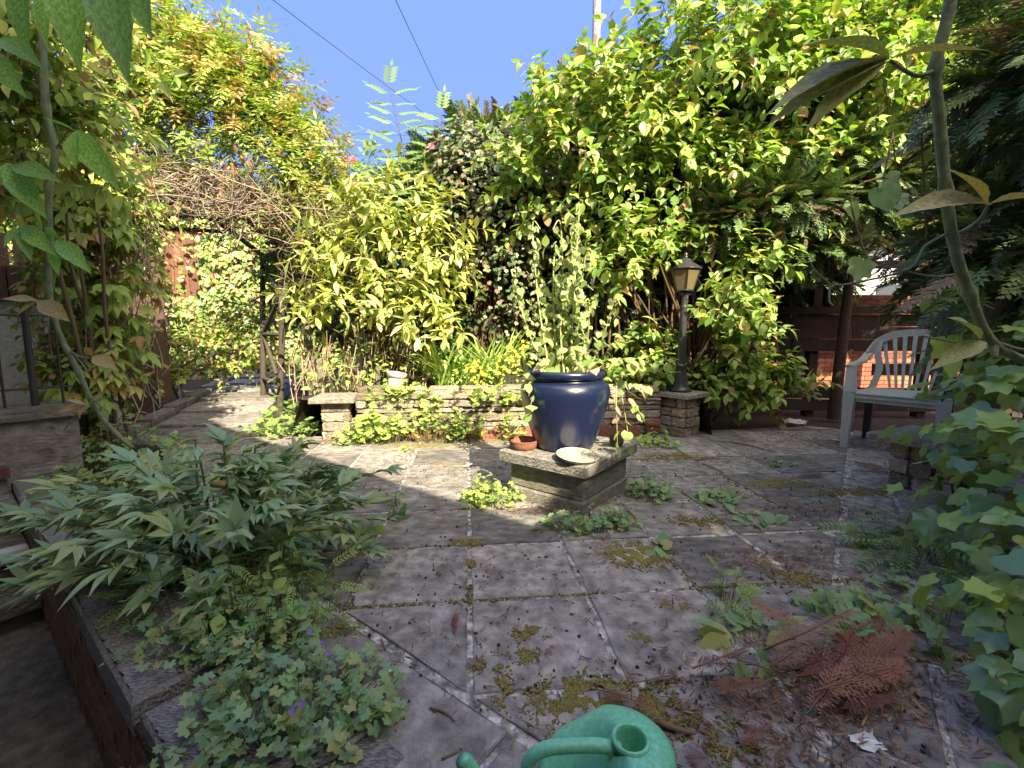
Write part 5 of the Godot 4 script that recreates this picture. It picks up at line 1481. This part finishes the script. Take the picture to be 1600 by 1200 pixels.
func build_near_plants():
	# peony
	var c := Vector3(-1.25, -0.02, -1.88)
	var o := thing("peony_bush", "sprawling peony bush with pointed blue green leaves beside the sunken area", "shrub", c)
	var xs := []
	for k in 120:
		var w := rr(0, TAU)
		var reach := rr(0.08, 0.70)
		var e := c + Vector3(cos(w) * reach * 1.1, rr(0.26, 0.62) - reach * 0.34, sin(w) * reach * 0.95)
		var s := c + Vector3(cos(w) * 0.1, 0, sin(w) * 0.1)
		var mid := s.lerp(e, 0.5) + Vector3.UP * 0.16
		var m := MB.new()
		tube(m, curve(s, mid, e, 5), taper(0.006, 0.003, 5), 5)
		wpart(o, "stem", m.mesh(), mat("peony stem", 0.16, 0.17, 0.07, 0.6))
		for i in 8:
			var t := 0.36 + 0.09 * i
			var p := s.lerp(mid, t).lerp(mid.lerp(e, t), t)
			var d := Vector3(cos(w), 0.4, sin(w)) + rv() * 0.9
			d.y = absf(d.y) * 0.8
			xs.append(xf(p, d, Vector3.UP + rv() * 0.6, rr(0.075, 0.14)))
	leafage(o, L.peony, xs, cols([[0.13, 0.21, 0.10], [0.155, 0.245, 0.125], [0.11, 0.185, 0.09], [0.18, 0.26, 0.12], [0.20, 0.24, 0.09]]), 0.42, Color(0.42, 0.5, 0.22), 300)
	var pod := MB.new()
	tube(pod, [at(332, 757, 1.75), at(350, 757, 1.72)], [0.012, 0.017], 8)
	wpart(o, "seed_pod", pod.mesh(), leafmat(Color(0.25, 0.2, 0.07), 0.7, Color(0.2, 0.2, 0.1)))
	var dead := MB.new()
	for q in [[100, 780, 150, 830], [150, 780, 200, 865], [210, 830, 260, 880], [520, 900, 540, 810], [505, 905, 560, 840], [480, 900, 500, 830]]:
		tube(dead, [at(q[0], q[1], 1.75), at(q[2], q[3], 1.6)], [0.0035], 5)
	wpart(o, "dead_stalks", dead.mesh(), mat("straw", 0.42, 0.34, 0.2, 0.9)).set_meta("kind", "stuff")

	# groundcover at the lower left
	var green := cols([[0.11, 0.19, 0.085], [0.13, 0.22, 0.095], [0.09, 0.16, 0.07], [0.16, 0.24, 0.09], [0.11, 0.19, 0.085], [0.21, 0.22, 0.07]])
	var soft := cols([[0.13, 0.20, 0.045], [0.16, 0.23, 0.05], [0.10, 0.17, 0.045]])
	weeds("ground_ivy", "thick carpet of scalloped ground ivy spilling over the paving at the stone kerb", "ground cover", ground(455, 1130), 0.27, 0.19, 620, L.scallop, 0.042, 0.15, green, "", 5)
	weeds("ground_ivy", "patch of scalloped ground ivy between the kerb and the peony", "ground cover", ground(385, 1010), 0.22, 0.16, 300, L.scallop, 0.042, 0.17, green)
	weeds("ground_ivy", "trailing ground ivy creeping over the worn stone kerb block", "ground cover", hw(1.05, 0.03, 0.50), 0.17, 0.10, 60, L.scallop, 0.04, 0.04, green)
	weeds("celandine_weed", "tall yellow green celandine weed growing between peony and ground ivy", "weed", ground(455, 975), 0.17, 0.13, 90, L.fern, 0.085, 0.27, soft)
	weeds("celandine_weed", "soft green celandine leaves at the front foot of the peony", "weed", ground(420, 930), 0.16, 0.10, 60, L.fern, 0.08, 0.24, soft)
	weeds("ground_ivy", "ground ivy trailing along the kerb between the peony and the sunken area", "ground cover", hw(1.55, 0.03, 0.45), 0.26, 0.15, 150, L.scallop, 0.042, 0.10, green)
	weeds("celandine_weed", "soft yellow green weeds under the front of the peony", "weed", ground(300, 960), 0.25, 0.14, 110, L.fern, 0.09, 0.24, soft)
	weeds("leafy_weed", "nettle like weed standing between the ground ivy and the peony", "weed", ground(395, 985), 0.14, 0.1, 60, L.oval, 0.055, 0.3, soft)
	weeds("path_weed", "round leaved yellow green weeds beside the path and bare pier", "weed", Vector3(-2.25, 0, -4.35), 0.38, 0.25, 190, L.scallop, 0.07, 0.2, soft)
	weeds("leafy_weed", "pale broad leaved weed standing at the foot of the arch", "weed", at(440, 650, 4.9) - Vector3.UP * 0.1, 0.14, 0.14, 34, L.heart, 0.12, 0.42, soft)
	weeds("leafy_weed", "low mixed greenery under the creeper column by the steps", "weed", Vector3(-3.25, 0, -3.45), 0.55, 0.45, 280, L.scallop, 0.075, 0.28, green)
	weeds("leafy_weed", "greenery filling the strip between the steps and the peony", "weed", Vector3(-2.45, 0, -2.75), 0.4, 0.4, 220, L.scallop, 0.07, 0.26, soft)

	weeds("leafy_weed", "shaded greenery under the peony along the stone kerb", "weed", hw(2.15, -0.03, 0.62), 0.4, 0.25, 190, L.scallop, 0.06, 0.16, green)
	# weeds in the paving
	var yel := cols([[0.19, 0.27, 0.05], [0.23, 0.31, 0.06], [0.15, 0.22, 0.05]])
	weeds("ground_ivy", "half sunlit clump of ground ivy against the left face of the plinth", "weed", ground(765, 785), 0.17, 0.14, 200, L.scallop, 0.045, 0.14, yel, "", 0, Color.WHITE, 200)
	weeds("ground_ivy", "ground ivy with a violet flower along the front foot of the plinth", "weed", ground(920, 825), 0.24, 0.11, 230, L.scallop, 0.045, 0.11, green, "", 2, Color(0.3, 0.16, 0.65), 200)
	weeds("ground_ivy", "ground ivy tuft at the right corner of the plinth", "weed", ground(1012, 775), 0.13, 0.13, 130, L.scallop, 0.045, 0.13, green, "", 0, Color.WHITE, 130)
	weeds("ground_ivy", "ground ivy tuft on the paving in front of the lamp pier", "weed", ground(1024, 697), 0.16, 0.16, 90, L.scallop, 0.06, 0.12, yel, "", 0, Color.WHITE, 90)
	weeds("paving_weed", "flat rosette of toothed weed on the mossy slab beyond the plinth", "weed", ground(1122, 782), 0.14, 0.10, 40, L.scallop, 0.075, 0.05, green)
	weeds("paving_weed", "small rosette in the joint between plinth and dandelion", "weed", ground(1178, 815), 0.13, 0.09, 26, L.heart, 0.07, 0.04, green)
	weeds("paving_weed", "tiny round leaved weed on the mossy slab in front of the plinth", "weed", ground(1032, 860), 0.06, 0.05, 9, L.heart, 0.06, 0.03, green)
	weeds("paving_weed", "feathery bright weed growing in the joint above the dandelion", "weed", ground(1128, 945), 0.09, 0.08, 46, L.fern, 0.085, 0.13, soft)
	weeds("dandelion", "toothed dandelion rosette at the edge of the dead conifer fronds", "weed", ground(1180, 1015), 0.11, 0.10, 26, L.oval, 0.11, 0.06, green)
	weeds("paving_weed", "leafy weed by the paper scrap side of the paving near the chair", "weed", ground(1215, 727), 0.10, 0.07, 20, L.heart, 0.05, 0.03, green)
	weeds("paving_weed", "broad leaved weed patch behind the heap of dead fronds", "weed", ground(1335, 975), 0.20, 0.13, 60, L.scallop, 0.085, 0.08, green)
	weeds("fern_clump", "soft ferny clump at the foot of the ivy bank", "fern", ground(1420, 865), 0.17, 0.15, 110, L.fern, 0.15, 0.2, cols([[0.09, 0.17, 0.06], [0.11, 0.20, 0.07]]))
	weeds("leafy_weed", "soft greenery at the front edge of the ivy bank", "weed", ground(1470, 960), 0.3, 0.22, 130, L.scallop, 0.065, 0.12, green)
	weeds("paving_weed", "grassy seedling standing on the sunlit shadow line of the paving", "weed", ground(618, 790), 0.035, 0.03, 12, L.fern, 0.07, 0.12, soft)
	weeds("paving_weed", "small broad seedling at the edge of the peony", "weed", ground(575, 830), 0.06, 0.05, 12, L.heart, 0.075, 0.06, soft)
	weeds("paving_weed", "seedlings in the joint of the slab near the clay edging", "weed", ground(634, 705), 0.06, 0.05, 18, L.scallop, 0.045, 0.06, yel)
	# weeds along the wall
	weeds("wall_weed", "sunlit lobed weed clump between the bare pier and the dwarf wall", "weed", Vector3(-1.20, 0, -4.0), 0.24, 0.11, 170, L.scallop, 0.08, 0.40, yel)
	weeds("wall_weed", "yellow green weeds growing up the middle of the dwarf wall", "weed", Vector3(-0.75, 0, -4.05), 0.32, 0.10, 150, L.scallop, 0.07, 0.44, yel)
	weeds("wall_weed", "small pale weeds at the foot of the dwarf wall left of the pot", "weed", Vector3(-0.42, 0, -4.05), 0.24, 0.10, 90, L.scallop, 0.065, 0.34, yel)

	weeds("wall_weed", "sunlit weeds spilling over the coping beside the tilted planter", "weed", Vector3(-1.05, 0.36, -4.13), 0.3, 0.10, 110, L.scallop, 0.07, 0.20, yel)
	weeds("wall_weed", "heart leaved weeds hanging over the wall left of the blue pot", "weed", Vector3(-0.15, 0.34, -4.18), 0.35, 0.10, 110, L.heart, 0.085, 0.20, yel)
	weeds("wall_weed", "spindly yellow green weed in front of the wall beside the pot", "weed", Vector3(0.02, 0, -4.08), 0.16, 0.07, 60, L.scallop, 0.055, 0.34, yel)
	weeds("wall_weed", "leafy weeds round the foot of the bare pier", "weed", Vector3(-1.45, 0, -3.95), 0.16, 0.10, 80, L.scallop, 0.06, 0.2, yel)
	weeds("leafy_weed", "yellow green leafy growth among the dry canes behind the bare pier", "weed", Vector3(-1.55, 0.36, -4.65), 0.6, 0.25, 200, L.oval, 0.085, 0.5, yel)
	# ivy bank on the right
	var ib := thing("ivy_bank", "mass of broad ivy leaves on the bank at the right edge of the patio", "ivy", Vector3(2.0, 0.1, -1.9))
	var ix := []
	for p in crown_points([[Vector3(2.35, 0.50, -2.05), Vector3(0.38, 0.36, 0.35)], [Vector3(2.0, 0.30, -1.65), Vector3(0.33, 0.28, 0.35)], [Vector3(1.80, 0.22, -1.3), Vector3(0.34, 0.26, 0.35)], [Vector3(1.60, 0.12, -1.0), Vector3(0.36, 0.22, 0.32)], [Vector3(2.9, 0.45, -2.0), Vector3(0.6, 0.5, 0.5)], [Vector3(2.4, 0.4, -1.2), Vector3(0.6, 0.4, 0.6)], [Vector3(1.42, 0.12, -1.12), Vector3(0.24, 0.2, 0.25)], [Vector3(1.35, 0.1, -0.8), Vector3(0.3, 0.2, 0.25)], [Vector3(2.2, 0.72, -1.85), Vector3(0.36, 0.3, 0.3)], [Vector3(2.0, 0.55, -1.5), Vector3(0.35, 0.3, 0.3)]], 2100, 0.85, 0.3):
		ix.append(xf(p[0], Vector3.DOWN * 0.7 + p[1] * 0.5 + rv() * 0.6, p[1] + Vector3.UP * 0.7 + rv() * 0.45, rr(0.06, 0.135)))
	for q in [[1400, 300, 2.2], [1380, 285, 2.2], [1440, 225, 2.3], [1385, 265, 2.2], [1330, 310, 2.3], [1478, 520, 2.0], [1455, 450, 2.1], [1490, 545, 1.9], [1525, 560, 1.9], [1350, 400, 2.3]]:
		ix.append(xf(at(q[0], q[1], q[2]), Vector3.DOWN + rv() * 0.3, Vector3.BACK + rv() * 0.4, rr(0.10, 0.16)))
	var strands := MB.new()
	for q in [[[1395, 215], [1400, 300], [1380, 285], [1330, 312], [1350, 400]], [[1450, 170], [1440, 225], [1455, 450], [1478, 520], [1490, 545], [1530, 600]], [[1395, 215], [1385, 265], [1380, 290]]]:
		var sp := []
		for k in q: sp.append(at(k[0], k[1] - 8, 2.2))
		tube(strands, smooth_path(sp, 4), [0.004], 5)
	wpart(ib, "strand", strands.mesh(), mats["shrub bark"]).set_meta("kind", "stuff")
	leafage(ib, L.ivy, ix, cols([[0.06, 0.125, 0.06], [0.08, 0.15, 0.065], [0.13, 0.21, 0.06], [0.17, 0.25, 0.06], [0.09, 0.17, 0.06]]), 0.35, Color(0.42, 0.5, 0.15), 300)
	var iv := MB.new()
	for k in 30:
		var a := Vector3(rr(1.95, 2.7), rr(0.1, 0.3), rr(-2.1, -1.2))
		var e := a + Vector3(rr(-0.15, 0.3), rr(0.05, 0.2), rr(-0.2, 0.2))
		tube(iv, curve(a, a.lerp(e, 0.5) + Vector3.UP * 0.1, e, 4), taper(0.006, 0.003, 4), 4, false)
	wpart(ib, "vines", iv.mesh(), mats["shrub bark"]).set_meta("kind", "stuff")

	# what grows in the blue pot
	var pc := Vector3(0.355, 0.735, -2.735)
	var bl := thing("bellflower_plant", "tall wilting bellflower stems with drooping pale leaves in the blue pot", "plant", pc)
	var bx := []
	var pale := mat("pale stem", 0.36, 0.37, 0.14, 0.7)
	for q in [[832, 352, 860], [876, 352, 880], [905, 325, 890], [893, 365, 886], [866, 400, 875], [915, 400, 900], [800, 425, 855], [850, 450, 868], [960, 470, 912], [885, 430, 882], [920, 470, 905]]:
		var a := at(q[2], 592, 2.72 + rr(-0.12, 0.1))
		var e := at(q[0], q[1], 2.72 + rr(-0.15, 0.15))
		var path := smooth_path([a, a.lerp(e, 0.5) + Vector3(rr(-0.03, 0.03), 0, rr(-0.03, 0.03)), e, e + Vector3(rr(-0.05, 0.05), -0.03, 0.03)], 5)
		var m := MB.new()
		tube(m, path, taper(0.007, 0.003, path.size() - 1), 6)
		wpart(bl, "stem", m.mesh(), pale)
		var n := int(a.distance_to(e) * 74)
		for i in n:
			var t := pow(float(i + 1) / n, 0.8)
			var p := a.lerp(e, t) + rv() * 0.03
			var w := i * 2.4 + rr(-0.6, 0.6)
			bx.append(xf(p, Vector3(cos(w) * 0.5, -0.8, sin(w) * 0.5) + rv() * 0.5, Vector3(cos(w), 0.5, sin(w)), rr(0.032, 0.066) * (1.15 - 0.35 * t)))
	leafage(bl, L.heart, bx, cols([[0.17, 0.23, 0.07], [0.22, 0.27, 0.09], [0.13, 0.19, 0.05], [0.28, 0.30, 0.14]]), 0.6, Color(0.5, 0.55, 0.2), 300)
	var sp := thing("trailing_bellflower", "leafy shoots spilling over the right side of the blue pot", "plant", pc + Vector3(0.15, 0, 0.05))
	var sx := []
	var wood := MB.new()
	for q in [[968, 600, 985, 690], [962, 590, 965, 690], [970, 590, 1000, 640], [955, 560, 990, 560], [940, 560, 975, 520], [930, 580, 925, 560], [985, 600, 1010, 600], [845, 585, 825, 640], [850, 580, 810, 610], [870, 585, 850, 560]]:
		var a := at(q[0], q[1], 2.62)
		var e := at(q[2], q[3], 2.50)
		sprig(sx, wood, a, e - a, a.distance_to(e), 6, 0.075, 0.8, false, 0.003, 0.1)
	wpart(sp, "stems", wood.mesh(), pale).set_meta("kind", "stuff")
	leafage(sp, L.heart, sx, cols([[0.12, 0.19, 0.05], [0.15, 0.23, 0.055], [0.18, 0.25, 0.07], [0.28, 0.17, 0.10]]), 0.5, Color(0.5, 0.6, 0.2), 120)
	# bed plants behind the wall: strappy leaves, yellow flowers, dry canes
	for q in [[700, 600, 26, "strappy green daylily clump behind the tilted planter"], [770, 590, 30, "strappy green daylily clump just left of the blue pot"], [735, 605, 18, "small strappy daylily clump between the yellow flowers"]]:
		var a := at(q[0], q[1], 4.75)
		var o2 := thing("daylily_clump", q[3], "plant", a, 0, "daylily clumps")
		var dx := []
		for k in q[2] * 2:
			var w := rr(0, TAU)
			dx.append(xf(a + Vector3(rr(-0.1, 0.1), -0.05, rr(-0.1, 0.1)), Vector3(cos(w) * 0.5, 1.0, sin(w) * 0.4), Vector3(-cos(w), 0.5, -sin(w)) + Vector3(0, 0, 0.2), rr(0.4, 0.72)))
		leafage(o2, L.blade, dx, cols([[0.18, 0.28, 0.05], [0.22, 0.32, 0.06], [0.14, 0.23, 0.05]]), 0.45, Color(0.5, 0.6, 0.2), 60)
	for q in [[690, 515, 10, "small spike of yellow loosestrife under the spotted laurel"], [745, 580, 26, "cluster of yellow loosestrife flowers above the dwarf wall"], [790, 570, 26, "yellow loosestrife flowers against the left side of the pot"], [812, 545, 14, "sparse yellow flowers behind the bellflower stems"]]:
		var a := at(q[0], q[1], 4.5)
		var o2 := weeds("loosestrife", q[3], "flower", a - Vector3.UP * 0.22, 0.16, 0.12, 70, L.oval, 0.06, 0.36, yel, "yellow loosestrife", 0, Color.WHITE, 60)
		for k in q[2]:
			wpart(o2, "flower", petals(a + Vector3(rng.randfn() * 0.07, rng.randfn() * 0.09, 0.08 + rr(0, 0.06)), Vector3(rr(-0.4, 0.4), 0.5, 1), rr(0.014, 0.022), 5), leafmat(Color(0.75, 0.52, 0.02), 0.6, Color(0.4, 0.4, 0.1)))
	var canes := thing("dry_canes", "dead brown rose and fuchsia canes standing between arch and spotted laurel", "plant", at(550, 610, 4.8))
	for k in 80:
		var x := rr(455, 660)
		var a := at(x, rr(600, 640), rr(4.5, 5.1))
		a.y = minf(a.y, 0.4)
		var e := at(x + rng.randfn() * 22, rr(490, 575), rr(4.6, 5.2))
		var m := MB.new()
		tube(m, curve(a, a.lerp(e, 0.5) + Vector3(rr(-0.06, 0.06), 0, 0), e, 4), taper(rr(0.004, 0.009), 0.003, 4), 5, false)
		wpart(canes, "cane", m.mesh(), mat(["cane brown", "cane pale", "cane red"][k % 3], [0.30, 0.40, 0.30][k % 3], [0.22, 0.32, 0.20][k % 3], [0.14, 0.22, 0.13][k % 3], 0.9))

func build_debris():
	# moss cushions
	var tuft := stone_mesh(2, 2.2, 0.12, 2)
	var xs := []
	for q in [[925, 1100, 0.14, 0.075, 2400], [990, 865, 0.14, 0.10, 1500], [1060, 715, 0.30, 0.10, 1100], [1210, 757, 0.26, 0.09, 1000], [1130, 775, 0.12, 0.06, 500], [1345, 770, 0.22, 0.07, 700], [1020, 1110, 0.09, 0.06, 500], [730, 848, 0.07, 0.035, 350], [740, 883, 0.035, 0.03, 120], [825, 990, 0.05, 0.035, 200], [1000, 998, 0.03, 0.02, 80], [1055, 945, 0.05, 0.03, 160], [765, 1040, 0.05, 0.03, 160], [785, 1080, 0.03, 0.05, 160], [660, 697, 0.35, 0.05, 700], [770, 690, 0.5, 0.05, 900], [1090, 815, 0.15, 0.05, 300], [1240, 905, 0.09, 0.05, 250], [1140, 1160, 0.10, 0.06, 300], [820, 1025, 0.05, 0.03, 120], [520, 985, 0.06, 0.03, 150]]:
		var c := ground(q[0], q[1])
		for k in int(q[4] * 3.4):
			var p := c + Vector3(rng.randfn() * q[2] * 0.5, 0.003, rng.randfn() * q[3] * 0.55)
			if noise.get_noise_2d(p.x * 700, p.z * 700) < -0.12: continue
			var s := rr(0.003, 0.009)
			xs.append(Transform3D(Basis(Vector3.UP, rr(0, TAU)) * Basis.from_scale(Vector3(s, s * rr(0.5, 1.1), s)), p))
	for k in 46:
		var turn := deg_to_rad(5.5)
		var u := Vector3(cos(turn), 0, -sin(turn)) * 0.445
		var v := Vector3(-sin(turn), 0, -cos(turn)) * 0.445
		var along := rng.randi() % 2 == 0
		var c := Vector3(0.285, 0.002, -1.617) + (u * rng.randi_range(-3, 4) + v * rr(-0.6, 4.5) if along else u * rr(-2.5, 4.0) + v * rng.randi_range(-1, 4))
		if (c.dot(N) < 0.83): continue
		for i in 60:
			var p := c + (v if along else u).normalized() * rng.randfn() * 0.07 + (u if along else v).normalized() * rng.randfn() * 0.008
			var s := rr(0.003, 0.009)
			xs.append(Transform3D(Basis(Vector3.UP, rr(0, TAU)) * Basis.from_scale(Vector3(s, s * rr(0.5, 1.2), s)), p))
	var moss := scatter(self, "moss", tuft, tinted("moss tufts", 0.95), xs, cols([[0.09, 0.08, 0.016], [0.12, 0.105, 0.02], [0.075, 0.07, 0.016], [0.15, 0.12, 0.03]]))
	tag(moss, "olive green moss cushions growing on the paving slabs", "moss", "", "stuff")
	# brown needles, leaf crumbs and soil on the slabs
	var nm := leaf_blade([0.03, 0.09, 0.06, 0.0], 0.5, 0.25)
	var ls := []
	for q in [[1250, 1080, 0.34, 0.16, 1300], [1200, 1170, 0.3, 0.1, 400], [1300, 690, 0.9, 0.3, 1300], [1250, 800, 0.35, 0.15, 500], [1210, 880, 0.25, 0.12, 500], [1350, 620, 1.2, 0.3, 700], [1380, 900, 0.3, 0.4, 500], [700, 895, 0.4, 0.2, 160], [560, 860, 0.1, 0.1, 120], [900, 960, 0.9, 0.5, 260], [760, 740, 0.8, 0.5, 300], [1050, 1000, 0.5, 0.3, 160], [1160, 720, 0.6, 0.3, 260], [830, 800, 0.2, 0.06, 200], [620, 690, 0.9, 0.12, 700], [1450, 1050, 0.35, 0.35, 700], [650, 1040, 0.4, 0.3, 120]]:
		var c := ground(q[0], q[1])
		for k in q[4]:
			var p := c + Vector3(rng.randfn() * q[2] * 0.6, rr(0.004, 0.012), rng.randfn() * q[3] * 0.6)
			ls.append(xf(p, Vector3(rng.randfn(), rr(-0.1, 0.25), rng.randfn()), Vector3.UP + rv() * 0.5, rr(0.008, 0.04)))
	var litter := scatter(self, "leaf_litter", nm, tinted("litter copies", 0.95), ls, cols([[0.11, 0.055, 0.03], [0.15, 0.075, 0.04], [0.07, 0.04, 0.022], [0.04, 0.028, 0.018], [0.18, 0.12, 0.06]]))
	tag(litter, "brown needles and leaf crumbs strewn over the paving", "leaf litter", "", "stuff")
	# dark crumbs of earth and droppings
	var cr := []
	for k in 2200:
		var p := Vector3(rr(-1.2, 2.4), 0.005, rr(-3.6, -0.9))
		if noise.get_noise_2d(p.x * 260 + 90, p.z * 260) < 0.05: continue
		var s := rr(0.003, 0.013)
		cr.append(Transform3D(Basis(rv(), rr(0, TAU)) * Basis.from_scale(Vector3(s, s * 0.6, s)), p))
	var crumbs := scatter(self, "soil_crumbs", stone_mesh(3, 3.0, 0.12, 2), tinted("crumb copies", 1.0), cr, cols([[0.025, 0.018, 0.014], [0.04, 0.028, 0.02], [0.055, 0.04, 0.03]]))
	tag(crumbs, "dark crumbs of soil scattered on the slabs", "soil", "", "stuff")
	# dead conifer fronds
	var rust := []
	for q in [[0.22, 0.10, 0.065], [0.28, 0.14, 0.09], [0.17, 0.08, 0.055], [0.32, 0.19, 0.13], [0.25, 0.15, 0.11]]: rust.append(leafmat(Color(q[0], q[1], q[2]), 0.85, Color(0.3, 0.15, 0.1)))
	var fm := [frond(15, 4, 0.40, -0.05, 0.017, 11), frond(14, 4, 0.46, 0.08, 0.017, 12), frond(16, 3, 0.34, -0.12, 0.017, 13)]
	var names := {0: "dead rust brown conifer frond in the heap beside the ivy bank", 1: "dead rust brown conifer frond lying near the watering can", 2: "small shed conifer frond lying alone on a slab left of the can"}
	for q in [[1080, 1080, 1195, 1050, 0], [1110, 1095, 1200, 1105, 0], [1150, 1055, 1230, 1100, 0], [1190, 1050, 1330, 1015, 0], [1230, 1060, 1400, 1030, 0], [1240, 1090, 1380, 1060, 0], [1270, 1120, 1400, 1090, 0], [1290, 1100, 1330, 1020, 0], [1310, 1130, 1420, 1110, 0], [1260, 1130, 1330, 1070, 0], [1350, 1080, 1420, 1010, 0], [1300, 1030, 1380, 1000, 0], [1200, 1080, 1270, 1040, 0], [1340, 1110, 1400, 1040, 0], [1260, 1010, 1180, 985, 0], [930, 1082, 1030, 1135, 1], [1060, 1060, 1000, 1075, 1], [1150, 1175, 1220, 1150, 1], [1085, 1110, 1115, 1145, 1], [1075, 1160, 1110, 1200, 1], [712, 960, 709, 990, 2], [730, 1035, 755, 1058, 2], [852, 1018, 862, 1035, 2], [795, 1035, 800, 1052, 2], [1285, 742, 1240, 748, 0], [1400, 740, 1330, 735, 0]]:
		var a := ground(q[0], q[1])
		var e := ground(q[2], q[3])
		var y := 0.012 if q[4] != 0 or q[1] < 900 else rr(0.012, 0.075)
		var label: String = names[q[4]] if q[1] > 900 else "dead conifer frond lying on the paving near the chair"
		var o := thing("conifer_frond", label, "dead frond", a + Vector3.UP * y, 0, ["dead fronds in the heap", "dead fronds by the can", "single shed fronds"][q[4]] if q[1] > 900 else "dead fronds near the chair")
		var len := a.distance_to(e) * 1.15
		var t := xf(Vector3.ZERO, (e - a) + Vector3.UP * rr(0, 0.05), Vector3.UP + rv() * 0.8, len * rr(0.75, 1.0))
		t.basis.x *= rr(0.55, 0.8)
		part(o, "spray", fm[rng.randi() % 3], rust[rng.randi() % 5], t)

func _ready():
	rng.seed = 7
	noise.seed = 5
	noise.frequency = 0.02
	noise.fractal_octaves = 3
	# camera
	var cam := Camera3D.new()
	cam.name = "camera"
	cam.position = Vector3(0, EYE, 0)
	cam.rotation_degrees = Vector3(-PITCH, 0, 0)
	cam.fov = rad_to_deg(2.0 * atan(600.0 / F))
	cam.near = 0.02
	cam.far = 400.0
	add_child(cam)
	cam.current = true
	# sky and exposure
	var env := Environment.new()
	env.background_mode = Environment.BG_SKY
	var sky := ProceduralSkyMaterial.new()
	sky.sky_top_color = lin(0.035, 0.058, 0.17)
	sky.sky_horizon_color = lin(0.068, 0.095, 0.175)
	sky.sky_curve = 0.12
	sky.sky_energy_multiplier = 1.0
	sky.ground_bottom_color = lin(0.05, 0.045, 0.035)
	sky.ground_horizon_color = lin(0.10, 0.11, 0.13)
	sky.sun_angle_max = 80.0
	sky.sun_curve = 0.70
	env.sky = Sky.new()
	env.sky.sky_material = sky
	env.ambient_light_source = Environment.AMBIENT_SOURCE_SKY
	env.tonemap_mode = Environment.TONE_MAPPER_LINEAR
	env.tonemap_exposure = 8.4
	env.sdfgi_enabled = true
	env.ssao_enabled = true
	env.ssil_enabled = true
	var we := WorldEnvironment.new()
	we.name = "environment"
	we.environment = env
	add_child(we)
	# sun: behind the camera on the right, fairly high
	var sun := DirectionalLight3D.new()
	sun.name = "sun"
	sun.light_energy = 0.60
	sun.light_color = Color(1.0, 0.94, 0.83)
	sun.light_angular_distance = 0.5
	sun.shadow_enabled = true
	add_child(sun)
	sun.look_at_from_position(Vector3(0.45, 0.80, 0.89) * 10.0, Vector3.ZERO)

	build_ground()
	build_beds()
	build_house()
	build_pit()
	build_walls()
	build_fences()
	make_leaves()
	build_plinth()
	build_lamp()
	build_chair()
	build_can()
	build_small()
	build_hedges()
	build_shrubs()
	build_climbers()
	hanging_shoots()
	build_near_plants()
	build_debris()
